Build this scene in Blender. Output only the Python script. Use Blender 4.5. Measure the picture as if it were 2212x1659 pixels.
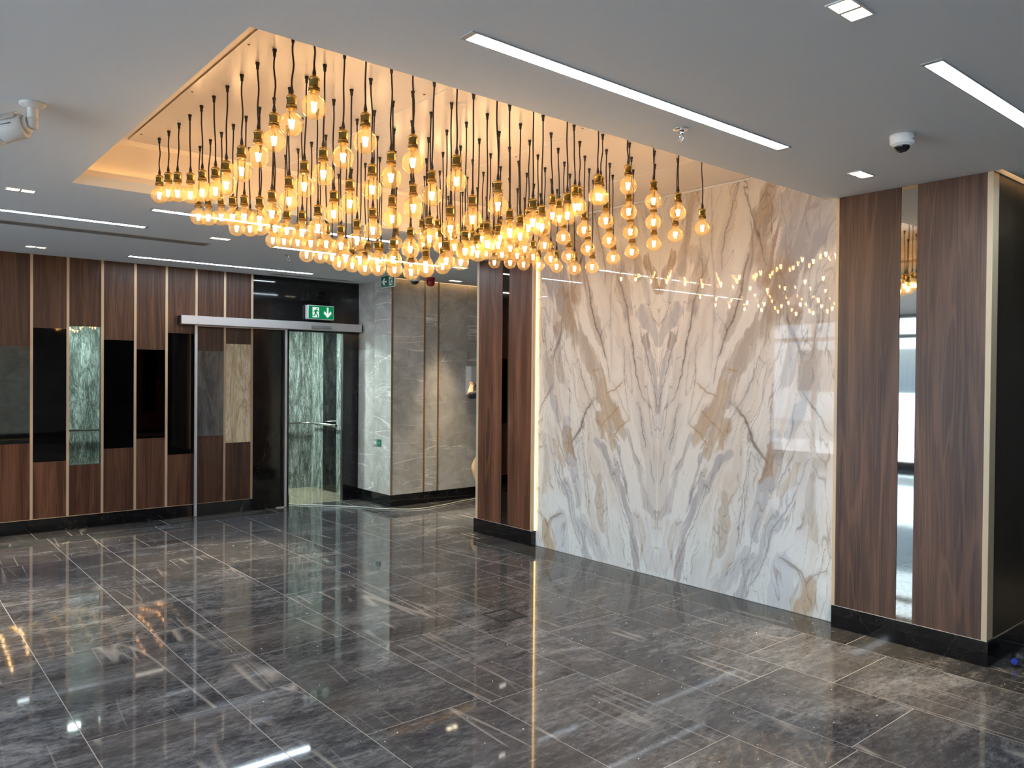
import bpy, bmesh, math, random
import numpy as np
from mathutils import Vector, Matrix, Euler

for _o in list(bpy.data.objects):
    bpy.data.objects.remove(_o, do_unlink=True)
scene = bpy.context.scene
col = scene.collection
random.seed(7)
R = math.radians

# ------------------------------------------------------------------ camera
cd = bpy.data.cameras.new('camera')
cam = bpy.data.objects.new('camera', cd)
col.objects.link(cam)
cd.sensor_fit = 'HORIZONTAL'; cd.sensor_width = 36.0
cd.lens = 1682.0 / 2212.0 * 36.0
cd.clip_start = 0.05; cd.clip_end = 300
_B = Matrix(((1, 0, 0), (0, 0, -1), (0, 1, 0)))
_rot = (Matrix.Rotation(R(-40.0), 3, 'Z') @ _B @ Matrix.Rotation(R(-0.62), 3, 'X') @ Matrix.Rotation(R(0.5), 3, 'Z'))
cam.matrix_world = Matrix.Translation((0, 0, 1.6)) @ _rot.to_4x4()
scene.camera = cam

# ------------------------------------------------------------------ world, exposure
world = bpy.data.worlds.new('sky'); scene.world = world; world.use_nodes = True
_nt = world.node_tree; _nt.nodes.clear()
_sky = _nt.nodes.new('ShaderNodeTexSky'); _sky.sky_type = 'NISHITA'
_sky.sun_disc = False; _sky.sun_elevation = R(42); _sky.sun_rotation = R(200); _sky.air_density = 1.2; _sky.dust_density = 3.0
_bg = _nt.nodes.new('ShaderNodeBackground'); _bg.inputs['Strength'].default_value = 3.0
_wo = _nt.nodes.new('ShaderNodeOutputWorld')
_nt.links.new(_sky.outputs[0], _bg.inputs[0]); _nt.links.new(_bg.outputs[0], _wo.inputs[0])

vs = scene.view_settings
vs.view_transform = 'Standard'; vs.look = 'None'; vs.gamma = 1.0; vs.use_curve_mapping = False
vs.exposure = 1.12
cy_ = scene.cycles
cy_.max_bounces = 7; cy_.diffuse_bounces = 3; cy_.glossy_bounces = 4; cy_.transmission_bounces = 4; cy_.transparent_max_bounces = 28
cy_.adaptive_threshold = 0.02; cy_.sample_clamp_indirect = 8.0; cy_.caustics_reflective = False; cy_.caustics_refractive = False

# light levels of the lamps in the room
E_LINEAR = 26.0       # cool linear ceiling lights
E_FILAMENT = 40.0     # filaments of the pendant bulbs
E_LENS = 7.0         # lenses of the twin downlights
W_SPOT = 46.0          # light thrown by one twin downlight
E_COVE = 26.0          # warm led strips
W_CORRIDOR = 210.0    # added lamp in place of corridor daylight, by the doorway (the other one is dimmer)

ZC = 2.757            # ceiling height
# ------------------------------------------------------------------ materials
MATS = {}
def new_mat(name):
    m = bpy.data.materials.new(name); m.use_nodes = True
    nt = m.node_tree; nt.nodes.clear()
    out = nt.nodes.new('ShaderNodeOutputMaterial')
    MATS[name] = m
    return m, nt, out
def N(nt, typ, **kw):
    n = nt.nodes.new(typ)
    for k, v in kw.items():
        setattr(n, k, v)
    return n
def L(nt, a, b): nt.links.new(a, b)
def principled(nt, out, color=(.5, .5, .5), rough=.5, metal=0.0, spec=.5, coat=0.0, coat_rough=.03):
    p = N(nt, 'ShaderNodeBsdfPrincipled')
    p.inputs['Base Color'].default_value = (*color, 1)
    p.inputs['Roughness'].default_value = rough
    p.inputs['Metallic'].default_value = metal
    p.inputs['Specular IOR Level'].default_value = spec
    p.inputs['Coat Weight'].default_value = coat
    p.inputs['Coat Roughness'].default_value = coat_rough
    L(nt, p.outputs[0], out.inputs[0])
    return p
def plain(name, color, rough=.5, metal=0.0, spec=.5, coat=0.0, grain=0.0, gscale=20.0):
    m, nt, out = new_mat(name)
    p = principled(nt, out, color, rough, metal, spec, coat)
    if grain > 0:
        tc = N(nt, 'ShaderNodeTexCoord'); no = N(nt, 'ShaderNodeTexNoise')
        no.inputs['Scale'].default_value = gscale; no.inputs['Detail'].default_value = 4
        L(nt, tc.outputs['Object'], no.inputs['Vector'])
        mx = N(nt, 'ShaderNodeMix', data_type='RGBA')
        mx.inputs[6].default_value = (*[c * (1 - grain) for c in color], 1)
        mx.inputs[7].default_value = (*[min(1, c * (1 + grain)) for c in color], 1)
        L(nt, no.outputs['Fac'], mx.inputs[0]); L(nt, mx.outputs[2], p.inputs['Base Color'])
    return m
def emis(name, color, strength):
    m, nt, out = new_mat(name)
    e = N(nt, 'ShaderNodeEmission'); e.inputs[0].default_value = (*color, 1); e.inputs[1].default_value = strength
    L(nt, e.outputs[0], out.inputs[0]); return m
def thin_glass(name, tint, ior=1.45, rough=0.0, extra=0.0):
    m, nt, out = new_mat(name)
    t = N(nt, 'ShaderNodeBsdfTransparent'); t.inputs[0].default_value = (*tint, 1)
    g = N(nt, 'ShaderNodeBsdfGlossy'); g.inputs['Roughness'].default_value = rough
    fr = N(nt, 'ShaderNodeFresnel'); fr.inputs[0].default_value = ior
    mx = N(nt, 'ShaderNodeMixShader')
    if extra:
        ad = N(nt, 'ShaderNodeMath', operation='ADD'); ad.inputs[1].default_value = extra
        L(nt, fr.outputs[0], ad.inputs[0]); L(nt, ad.outputs[0], mx.inputs[0])
    else:
        L(nt, fr.outputs[0], mx.inputs[0])
    L(nt, t.outputs[0], mx.inputs[1]); L(nt, g.outputs[0], mx.inputs[2]); L(nt, mx.outputs[0], out.inputs[0])
    return m
def coords(nt, scale=(1, 1, 1), rot=(0, 0, 0), rnd=0.0):
    """object coordinates, shifted by the piece's own random number, then rotated and scaled"""
    tc = N(nt, 'ShaderNodeTexCoord'); v = tc.outputs['Object']
    if rnd:
        oi = N(nt, 'ShaderNodeObjectInfo')
        ml = N(nt, 'ShaderNodeVectorMath', operation='SCALE'); ml.inputs[0].default_value = (rnd, rnd * 1.7, rnd * .6)
        L(nt, oi.outputs['Random'], ml.inputs['Scale'])
        ad = N(nt, 'ShaderNodeVectorMath', operation='ADD')
        L(nt, v, ad.inputs[0]); L(nt, ml.outputs[0], ad.inputs[1]); v = ad.outputs[0]
    mp = N(nt, 'ShaderNodeMapping'); mp.inputs['Rotation'].default_value = rot; mp.inputs['Scale'].default_value = scale
    L(nt, v, mp.inputs[0]); return mp.outputs[0]
def noise(nt, vec, scale, detail=4, rough=.55, dist=0.0):
    n = N(nt, 'ShaderNodeTexNoise'); n.inputs['Scale'].default_value = scale; n.inputs['Detail'].default_value = detail
    n.inputs['Roughness'].default_value = rough; n.inputs['Distortion'].default_value = dist
    L(nt, vec, n.inputs['Vector']); return n.outputs['Fac']
def ramp(nt, fac, stops):
    r = N(nt, 'ShaderNodeValToRGB'); el = r.color_ramp.elements
    while len(el) < len(stops): el.new(.5)
    for e, (p, c) in zip(el, stops):
        e.position = p; e.color = (*c, 1) if len(c) == 3 else c
    L(nt, fac, r.inputs[0]); return r.outputs[0]
def mixc(nt, fac, a, b, blend='MIX'):
    m = N(nt, 'ShaderNodeMix', data_type='RGBA', blend_type=blend)
    for k, s in ((6, a), (7, b)):
        if isinstance(s, tuple): m.inputs[k].default_value = (*s, 1)
        else: L(nt, s, m.inputs[k])
    if isinstance(fac, float): m.inputs[0].default_value = fac
    else: L(nt, fac, m.inputs[0])
    return m.outputs[2]
def line_mask(nt, fac, width):
    """1 along the level set fac = .5, falling to 0 at +-width"""
    s = N(nt, 'ShaderNodeMath', operation='SUBTRACT'); s.inputs[1].default_value = .5; L(nt, fac, s.inputs[0])
    a = N(nt, 'ShaderNodeMath', operation='ABSOLUTE'); L(nt, s.outputs[0], a.inputs[0])
    r = N(nt, 'ShaderNodeMapRange'); r.inputs['From Min'].default_value = 0; r.inputs['From Max'].default_value = width
    r.inputs['To Min'].default_value = 1; r.inputs['To Max'].default_value = 0
    L(nt, a.outputs[0], r.inputs[0]); return r.outputs[0]
def mul(nt, a, b):
    m = N(nt, 'ShaderNodeMath', operation='MULTIPLY')
    for k, s in ((0, a), (1, b)):
        if isinstance(s, float): m.inputs[k].default_value = s
        else: L(nt, s, m.inputs[k])
    return m.outputs[0]

def wood_material(name, dark, mid, light, rough=.38):
    m, nt, out = new_mat(name)
    p = principled(nt, out, mid, rough, spec=.35)
    v = coords(nt, (1, 1, .05), rnd=9.0)
    a = noise(nt, v, 7, 4, .55, 1.0)
    b = noise(nt, coords(nt, (1, 1, .018), rnd=7.0), 130, 2, .6, .2)
    base = ramp(nt, a, [(.30, dark), (.50, mid), (.75, light)])
    base = mixc(nt, mul(nt, ramp(nt, b, [(.40, (0, 0, 0)), (.68, (1, 1, 1))]), .55), base, dark)
    # cathedral figure: bent level lines of a stretched noise
    c = noise(nt, coords(nt, (1, 1, .07), rnd=5.0), 5, 2, .45, .6)
    w = N(nt, 'ShaderNodeMath', operation='MULTIPLY'); w.inputs[1].default_value = 46.0; L(nt, c, w.inputs[0])
    sn = N(nt, 'ShaderNodeMath', operation='SINE'); L(nt, w.outputs[0], sn.inputs[0])
    f = ramp(nt, sn.outputs[0], [(.55, (0, 0, 0)), (.98, (1, 1, 1))])
    base = mixc(nt, mul(nt, f, .38), base, light)
    g = noise(nt, coords(nt, (1, 1, .02), rnd=3.0), 34, 2, .5, .4)
    base = mixc(nt, mul(nt, line_mask(nt, g, .025), .40), base, light)
    L(nt, base, p.inputs['Base Color'])
    bp = N(nt, 'ShaderNodeBump'); bp.inputs['Strength'].default_value = .05; bp.inputs['Distance'].default_value = .002
    L(nt, b, bp.inputs['Height']); L(nt, bp.outputs[0], p.inputs['Normal'])
    return m
wood_material('walnut', (.026, .0092, .0050), (.066, .0245, .0130), (.145, .064, .036))
wood_material('walnut_grey', (.028, .0130, .0082), (.068, .0345, .0225), (.148, .082, .055))
wood_material('walnut_warm', (.042, .0155, .0085), (.100, .040, .022), (.20, .095, .055))
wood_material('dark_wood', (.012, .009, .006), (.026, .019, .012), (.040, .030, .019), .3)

def floor_material(name, dark, mid, light, brown, k=1.0):
    m, nt, out = new_mat(name)
    p = principled(nt, out, mid, .04, spec=.34)
    v = coords(nt, (.5, 1.7, 1), (0, 0, R(6)), rnd=31.0)
    a = noise(nt, v, 2.4, 8, .72, .7)
    b = noise(nt, coords(nt, (.75, 1.6, 1), (0, 0, R(9)), rnd=19.0), 22, 9, .84, .35)
    base = ramp(nt, a, [(.30, dark), (.50, mid), (.70, light)])
    base = mixc(nt, ramp(nt, b, [(.38, (.85, .85, .85)), (.53, (0, 0, 0))]), base, dark)
    base = mixc(nt, mul(nt, ramp(nt, b, [(.53, (0, 0, 0)), (.70, (1, 1, 1))]), .75), base, light)
    f1 = noise(nt, coords(nt, (.8, .8, 1), rnd=17.0), 1.4, 2)
    base = mixc(nt, mul(nt, ramp(nt, f1, [(.40, (0, 0, 0)), (.72, (1, 1, 1))]), .5), base, brown)
    # straight pale veins, few to a tile
    gate = ramp(nt, noise(nt, coords(nt, (1, 1, 1), rnd=11.0), 1.5, 2), [(.50, (0, 0, 0)), (.58, (1, 1, 1))])
    for ang, sc, wd, al, rn in ((-52, .55, .0035, .85, 23.0), (-38, .8, .0028, .6, 47.0), (18, .7, .0022, .55, 41.0)):
        w1 = noise(nt, coords(nt, (sc * 2.4, sc * .16, 1), (0, 0, R(ang)), rnd=rn), 1.6, 2, .35, .15)
        base = mixc(nt, mul(nt, mul(nt, line_mask(nt, w1, wd * 2.2), gate), al), base, (.33, .30, .27))
    vo = N(nt, 'ShaderNodeTexVoronoi'); vo.inputs['Scale'].default_value = 11; L(nt, coords(nt, (.45, 1.3, 1), rnd=13.0), vo.inputs['Vector'])
    sp = ramp(nt, vo.outputs['Distance'], [(.0, (1, 1, 1)), (.13, (0, 0, 0))])
    base = mixc(nt, mul(nt, mul(nt, sp, noise(nt, v, 5, 2)), .55), base, (.40, .38, .36))
    L(nt, base, p.inputs['Base Color'])
    r = N(nt, 'ShaderNodeMapRange'); r.inputs['To Min'].default_value = .015; r.inputs['To Max'].default_value = .065
    L(nt, b, r.inputs[0]); L(nt, r.outputs[0], p.inputs['Roughness'])
    return m
floor_material('floor_marble', (.022, .023, .027), (.082, .084, .091), (.26, .262, .268), (.105, .094, .084))
floor_material('border_marble', (.014, .014, .015), (.046, .045, .045), (.17, .16, .15), (.066, .058, .050))
floor_material('corridor_stone', (.13, .115, .075), (.25, .22, .15), (.36, .33, .24), (.26, .22, .14))

def stone(name, cols, scale=(1, 1, 1), rot=(0, 0, 0), n=3.0, rough=.12, vein=(.5, .48, .45), vw=.006, va=.6, vn=1.6, rnd=13.0, streaks=0.0):
    m, nt, out = new_mat(name)
    p = principled(nt, out, cols[1], rough)
    v = coords(nt, scale, rot, rnd=rnd)
    a = noise(nt, v, n, 7, .66, .8)
    base = ramp(nt, a, [(.32, cols[0]), (.52, cols[1]), (.72, cols[2])])
    v2 = coords(nt, (1, 1, 1), (R(35), R(20), R(10)), rnd=rnd)
    g = ramp(nt, noise(nt, v2, 1.3, 2), [(.42, (0, 0, 0)), (.60, (1, 1, 1))])
    base = mixc(nt, mul(nt, mul(nt, line_mask(nt, noise(nt, v2, vn, 5, .6, .5), vw), g), va), base, vein)
    base = mixc(nt, mul(nt, line_mask(nt, noise(nt, v2, vn * 2.7, 4, .6, .6), vw), va * .4), base, vein)
    if streaks:
        # long straight pale veins that climb across the slab
        for ang, sc, wd in ((-24, 1.3, .006), (-15, 2.2, .005), (-34, 1.8, .004)):
            f = noise(nt, coords(nt, (.22, .22, 2.0), (R(-ang), R(ang), 0), rnd=rnd + sc), sc, 3, .45, .25)
            g2 = ramp(nt, noise(nt, coords(nt, (1, 1, 1), rnd=rnd + 5 * sc), 1.6, 2), [(.46, (0, 0, 0)), (.60, (1, 1, 1))])
            base = mixc(nt, mul(nt, mul(nt, line_mask(nt, f, wd), g2), streaks), base, vein)
    L(nt, base, p.inputs['Base Color']); return m
stone('grey_marble', ((.28, .265, .242), (.39, .372, .345), (.50, .48, .455)), n=2.6, vein=(.80, .78, .75), va=.35, streaks=.7)
stone('black_granite', ((.0035, .0035, .004), (.006, .006, .007), (.011, .011, .012)), n=6, rough=.05, vein=(.05, .05, .05), va=.5)
def panel_stone(name, c0, c1, c2, vein):
    m, nt, out = new_mat(name)
    p = principled(nt, out, c1, .2)
    v = coords(nt, (1.6, 1, .30), (0, R(10), 0), rnd=13.0)
    base = ramp(nt, noise(nt, v, 4.5, 5, .6, 1.0), [(.32, c0), (.50, c1), (.70, c2)])
    for sc, wd, al in ((3.5, .045, .6), (8.0, .05, .45)):
        base = mixc(nt, mul(nt, line_mask(nt, noise(nt, v, sc, 3, .5, 1.4), wd), al), base, vein)
    L(nt, base, p.inputs['Base Color']); return m
panel_stone('slate_panel', (.030, .030, .032), (.062, .062, .066), (.125, .122, .122), (.16, .155, .15))
panel_stone('cream_marble', (.54, .43, .28), (.76, .65, .47), (.86, .78, .62), (.36, .24, .13))
def green_marble(name):
    m, nt, out = new_mat(name)
    p = principled(nt, out, (.2, .25, .22), .12)
    v = coords(nt, (2.0, 2.0, .42), (R(-22), R(22), 0))
    w = noise(nt, v, 2.6, 5, .58, 2.4)
    base = ramp(nt, w, [(.30, (.09, .105, .095)), (.45, (.22, .25, .225)), (.58, (.40, .44, .41)), (.74, (.60, .63, .59))])
    for sc, wd, al in ((5.0, .06, .75), (11.0, .08, .55)):
        f = noise(nt, v, sc, 4, .6, 2.6)
        base = mixc(nt, mul(nt, line_mask(nt, f, wd), al), base, (.035, .045, .042))
    L(nt, base, p.inputs['Base Color']); return m
green_marble('green_marble')

# bookmatched feature marble: the colour lies in a point attribute computed below
m, nt, out = new_mat('feature_marble')
p = principled(nt, out, (.8, .8, .8), .012, spec=.36)
at = N(nt, 'ShaderNodeAttribute', attribute_name='stone_colour')
tc = coords(nt, (1, 1, .35))
fine = noise(nt, tc, 26, 5, .65, .8)
L(nt, mixc(nt, mul(nt, ramp(nt, fine, [(.45, (0, 0, 0)), (.75, (1, 1, 1))]), .22), at.outputs['Color'], (.45, .42, .40)), p.inputs['Base Color'])

plain('ceiling_paint', (.725, .765, .80), .75, spec=.2, grain=.015, gscale=60)
plain('recess_paint', (.86, .77, .70), .6, spec=.25)
plain('panel_sheet', (.82, .73, .67), .20, spec=.5)
plain('grout', (.36, .34, .31), .8)
plain('wall_paint', (.50, .50, .49), .8)
plain('champagne_trim', (.50, .38, .26), .35, .35)
plain('cream_trim', (.50, .40, .27), .4, .1)
plain('brass_trim', (.34, .23, .13), .32, .6)
plain('black_glass', (.0015, .0015, .002), .03, spec=.35)
plain('bronze_mirror', (.14, .11, .085), .03, 1.0)
plain('grey_mirror', (.30, .30, .27), .03, 1.0)
plain('silver_mirror', (.62, .60, .54), .025, 1.0)
plain('aluminium', (.52, .52, .54), .36, .55)
plain('aluminium_dark', (.03, .03, .032), .4, .3)
plain('steel', (.60, .60, .60), .22, 1.0)
plain('chrome', (.72, .70, .68), .12, 1.0)
plain('white_plastic', (.72, .73, .72), .4)
plain('light_grey_metal', (.44, .46, .45), .45)
plain('black_rubber', (.012, .010, .009), .55)
plain('black_plastic', (.008, .008, .008), .35)
plain('cord_fabric', (.018, .011, .008), .75)
plain('brass', (.56, .37, .10), .24, 1.0)
plain('brass_dark', (.20, .125, .04), .35, 1.0)
plain('dome_black', (.006, .006, .008), .05, spec=.7)
plain('alarm_red', (.26, .012, .02), .35)
plain('vent_grey', (.20, .205, .21), .5)
plain('vent_dark', (.035, .035, .038), .6)
plain('blue_plastic', (.015, .035, .36), .35)
plain('blue_screen', (.02, .03, .22), .2)
plain('knob_green', (.01, .06, .03), .4)
plain('white_cable', (.42, .42, .40), .6)
plain('skin', (.42, .22, .14), .5)
plain('navy_cloth', (.010, .011, .020), .85)
plain('tan_cloth', (.50, .34, .19), .85)
plain('hair', (.012, .009, .008), .6)
plain('shoe_black', (.012, .012, .012), .5)
plain('plaster_crumb', (.75, .73, .70), .9)
plain('sill_stone', (.42, .42, .41), .5, grain=.1)
plain('pavement_stone', (.36, .35, .33), .85, grain=.12, gscale=3)
plain('asphalt', (.11, .11, .11), .9, grain=.15, gscale=5)
plain('facade_white', (.62, .62, .60), .8, grain=.04, gscale=2)
plain('house_window', (.05, .06, .07), .1)
plain('cardboard', (.36, .22, .12), .8, grain=.08)
emis('linear_diffuser', (.76, .89, 1.0), E_LINEAR)
emis('lens_glow', (1.0, .84, .58), E_LENS)
emis('filament_glow', (1.0, .65, .36), E_FILAMENT)
emis('led_warm', (1.0, .66, .27), E_COVE)
emis('led_side', (1.0, .62, .25), 30.0)
emis('led_recess', (1.0, .62, .24), 5.0)
emis('led_edge', (1.0, .66, .28), 2.8)
emis('sign_white', (.85, 1.0, .92), .42)
emis('sign_green', (.004, .11, .042), .9)
emis('corridor_fill_lamp', (.80, 1.0, .95), W_CORRIDOR)
emis('corridor_fill_lamp_dim', (.80, 1.0, .95), W_CORRIDOR * .22)
plain('sign_green_paint', (.01, .13, .075), .4)
plain('sign_white_paint', (.75, .80, .78), .4)
def amber_glass(name):
    # amber coated glass: clear in the middle, deeper amber towards the rim, a trace of haze that the filament lights up
    m, nt, out = new_mat(name)
    lw = N(nt, 'ShaderNodeLayerWeight'); lw.inputs[0].default_value = .35
    c = ramp(nt, lw.outputs['Facing'], [(.0, (.99, .94, .80)), (.60, (.98, .88, .64)), (1.0, (.74, .50, .20))])
    t = N(nt, 'ShaderNodeBsdfTransparent'); L(nt, c, t.inputs[0])
    tr = N(nt, 'ShaderNodeBsdfTranslucent'); tr.inputs[0].default_value = (1.0, .74, .36, 1)
    h = N(nt, 'ShaderNodeMixShader'); h.inputs[0].default_value = .07
    L(nt, t.outputs[0], h.inputs[1]); L(nt, tr.outputs[0], h.inputs[2])
    g = N(nt, 'ShaderNodeBsdfGlossy'); g.inputs['Roughness'].default_value = 0.0
    fr = N(nt, 'ShaderNodeFresnel'); fr.inputs[0].default_value = 1.30
    mn = N(nt, 'ShaderNodeMath', operation='MINIMUM'); mn.inputs[1].default_value = .30; L(nt, fr.outputs[0], mn.inputs[0])
    mx = N(nt, 'ShaderNodeMixShader'); L(nt, mn.outputs[0], mx.inputs[0])
    L(nt, h.outputs[0], mx.inputs[1]); L(nt, g.outputs[0], mx.inputs[2]); L(nt, mx.outputs[0], out.inputs[0])
    return m
amber_glass('bulb_glass')
thin_glass('door_glass', (.985, .99, .985), 1.22)
thin_glass('window_glass', (.93, .96, .95), 1.5)
thin_glass('bottle_plastic', (.86, .90, .92), 1.5, .22, .42)

# ------------------------------------------------------------------ mesh helpers
class MB:
    def __init__(self): self.v = []; self.f = []; self.m = []; self.sm = []
    def box(self, x0, x1, y0, y1, z0, z1, mi=0):
        b = len(self.v)
        self.v += [(x, y, z) for z in (z0, z1) for y in (y0, y1) for x in (x0, x1)]
        for q in ((0, 2, 3, 1), (4, 5, 7, 6), (0, 1, 5, 4), (2, 6, 7, 3), (0, 4, 6, 2), (1, 3, 7, 5)):
            self.f.append(tuple(b + i for i in q)); self.m.append(mi); self.sm.append(False)
        return self
    def poly(self, pts, mi=0):
        b = len(self.v); self.v += [tuple(p) for p in pts]
        self.f.append(tuple(range(b, b + len(pts)))); self.m.append(mi); self.sm.append(False); return self
    def prism(self, pts, axis, a0, a1, mi=0):
        """closed outline pts (2-D, counter-clockwise) drawn out along an axis ('x','y','z')"""
        def P(p, a): return {'x': (a, p[0], p[1]), 'y': (p[0], a, p[1]), 'z': (p[0], p[1], a)}[axis]
        n = len(pts); b = len(self.v)
        self.v += [P(p, a0) for p in pts] + [P(p, a1) for p in pts]
        fs = [tuple(b + i for i in range(n))[::-1], tuple(b + n + i for i in range(n))]
        fs += [(b + i, b + (i + 1) % n, b + n + (i + 1) % n, b + n + i) for i in range(n)]
        for q in fs: self.f.append(q); self.m.append(mi); self.sm.append(False)
        return self
    def lathe(self, prof, seg=20, centre=(0, 0, 0), mi=0, caps=True):
        b = len(self.v); cx, cy, cz = centre
        for r, z in prof:
            for k in range(seg):
                a = 2 * math.pi * k / seg
                self.v.append((cx + r * math.cos(a), cy + r * math.sin(a), cz + z))
        for i in range(len(prof) - 1):
            for k in range(seg):
                k2 = (k + 1) % seg
                self.f.append((b + i * seg + k, b + i * seg + k2, b + (i + 1) * seg + k2, b + (i + 1) * seg + k)); self.m.append(mi); self.sm.append(True)
        if caps:
            n = len(prof) - 1
            self.f.append(tuple(b + k for k in range(seg))[::-1]); self.m.append(mi); self.sm.append(False)
            self.f.append(tuple(b + n * seg + k for k in range(seg))); self.m.append(mi); self.sm.append(False)
        return self
    def tube(self, pts, rad, seg=8, mi=0):
        pts = [Vector(p) for p in pts]; b = len(self.v); n = len(pts)
        rads = rad if isinstance(rad, (list, tuple)) else [rad] * n
        up = Vector((0, 0, 1))
        t0 = (pts[1] - pts[0]).normalized()
        if abs(t0.dot(up)) > .9: up = Vector((1, 0, 0))
        for i, p_ in enumerate(pts):
            t = (pts[min(i + 1, n - 1)] - pts[max(i - 1, 0)]).normalized()
            a = t.cross(up).normalized(); c = a.cross(t).normalized(); up = c
            for k in range(seg):
                an = 2 * math.pi * k / seg
                self.v.append(tuple(p_ + (a * math.cos(an) + c * math.sin(an)) * rads[i]))
        for i in range(n - 1):
            for k in range(seg):
                k2 = (k + 1) % seg
                self.f.append((b + i * seg + k, b + i * seg + k2, b + (i + 1) * seg + k2, b + (i + 1) * seg + k)); self.m.append(mi); self.sm.append(True)
        self.f.append(tuple(b + k for k in range(seg))[::-1]); self.m.append(mi); self.sm.append(False)
        self.f.append(tuple(b + (n - 1) * seg + k for k in range(seg))); self.m.append(mi); self.sm.append(False)
        return self
    def mesh(self, name, mats):
        me = bpy.data.meshes.new(name)
        me.from_pydata(self.v, [], self.f)
        for mm in ([mats] if isinstance(mats, str) else mats): me.materials.append(MATS[mm])
        me.polygons.foreach_set('material_index', self.m)
        me.polygons.foreach_set('use_smooth', self.sm)
        bm = bmesh.new(); bm.from_mesh(me); bmesh.ops.recalc_face_normals(bm, faces=bm.faces); bm.to_mesh(me); bm.free()
        me.update(); return me
    def build(self, name, mats, parent=None, centre=False, loc=None):
        if centre:
            vv = np.array(self.v); c = (vv.min(0) + vv.max(0)) / 2
            self.v = [tuple(q) for q in (vv - c)]; loc = tuple(c)
        o = bpy.data.objects.new(name, self.mesh(name, mats)); col.objects.link(o)
        attach(o, parent, loc or (0, 0, 0))
        return o
def world_of(o):
    w = Vector((0, 0, 0))
    while o is not None: w = w + o.location; o = o.parent
    return w
def attach(o, parent, loc):
    """parent o (parents are never rotated when parts are added) and put it at the world point loc"""
    if parent is not None:
        o.parent = parent; o.location = Vector(loc) - world_of(parent)
    else: o.location = loc
    return o
def box(name, mat, x0, x1, y0, y1, z0, z1, parent=None, bev=0.0, centre=True):
    o = MB().box(x0, x1, y0, y1, z0, z1).build(name, mat, parent, centre)
    if bev:
        b = o.modifiers.new('bevel', 'BEVEL'); b.width = bev; b.segments = 1; b.limit_method = 'NONE'
    return o
def empty(name, loc=(0, 0, 0)):
    o = bpy.data.objects.new(name, None); col.objects.link(o); o.location = loc; o.empty_display_size = .1
    return o
def tag(o, label, cat, group=None):
    o['label'] = label; o['category'] = cat
    if group: o['group'] = group
    return o
def struct(o, label=None):
    o['kind'] = 'structure'
    if label: o['label'] = label
    return o
def rects_minus(x0, x1, y0, y1, holes):
    """cells of the rectangle that no hole covers"""
    xs = sorted({x0, x1, *[min(max(h[k], x0), x1) for h in holes for k in (0, 1)]})
    ys = sorted({y0, y1, *[min(max(h[k], y0), y1) for h in holes for k in (2, 3)]})
    out = []
    for a, b in zip(xs, xs[1:]):
        for c, d in zip(ys, ys[1:]):
            mx, my = (a + b) / 2, (c + d) / 2
            if not any(h[0] < mx < h[1] and h[2] < my < h[3] for h in holes): out.append((a, b, c, d))
    return out

# ================================================================== THE SETTING
XW, XE, YB, YL = -4.70, 8.00, -3.60, 8.93     # window front, far side, back wall, panelled wall
XM = 4.885                                    # face of the feature marble
XCR, XCF = 4.81, 4.835                        # faces of the near and the far column
YP = 8.13; XP = 4.92                          # grey stone pier

# ---- floor: grout bed and tiles
floor = struct(MB().box(XW, XE, YB, 10.31, -.12, -.0007).build('floor', 'grout'), 'polished dark grey marble floor with thin pale joints')
GAP = .0023
tile_cache = {}
def tile(x0, x1, y0, y1, mat='floor_marble', name='floor_tile'):
    if x1 - x0 < .02 or y1 - y0 < .02: return
    w, d = round(x1 - x0 - 2 * GAP, 4), round(y1 - y0 - 2 * GAP, 4)
    key = (w, d, mat)
    if key not in tile_cache:
        tile_cache[key] = MB().box(-w / 2, w / 2, -d / 2, d / 2, -.0006, 0).mesh(name, mat)
    o = bpy.data.objects.new(name, tile_cache[key]); col.objects.link(o)
    attach(o, floor, ((x0 + x1) / 2, (y0 + y1) / 2, 0))
HATCH = (3.19, 3.41, 3.88, 4.10)
cols_x = [0.755, 1.38, 1.725, 2.355, 2.98, 3.30, 3.925, 4.545]
while cols_x[0] > XW: cols_x = [cols_x[0] - {0: .625, 1: .32, 2: .625}[(len(cols_x) - 8) % 3]] + cols_x
cols_x[0] = XW
seen_joints = {0.755: [3.74, 4.99, 6.24], 1.38: [2.55, 3.79, 5.05, 6.3, 7.55], 1.725: [1.79, 3.04, 4.30, 4.79, 5.71, 6.95, 8.2], 2.355: [2.02, 2.97, 4.01, 5.27, 6.52, 7.77],
               2.98: [2.84, 3.789, 5.04, 6.29, 7.54], 3.30: [1.62, 2.315, 3.56, 4.82, 6.07, 7.32], 3.925: [2.03, 2.548, 3.508, 4.76, 6.02, 7.27]}
YF = 8.55
for i, (a, b) in enumerate(zip(cols_x, cols_x[1:])):
    js = list(seen_joints.get(a, [(i * .47) % 1.25 + 2.5]))
    while js[0] - 1.25 > YB: js.insert(0, js[0] - 1.25)
    while js[-1] + 1.25 < YF: js.append(js[-1] + 1.25)
    js = [YB] + [j for j in js if YB + .1 < j < YF - .1] + [YF]
    for c, d in zip(js, js[1:]):
        tile(a, b, c, d)
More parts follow.
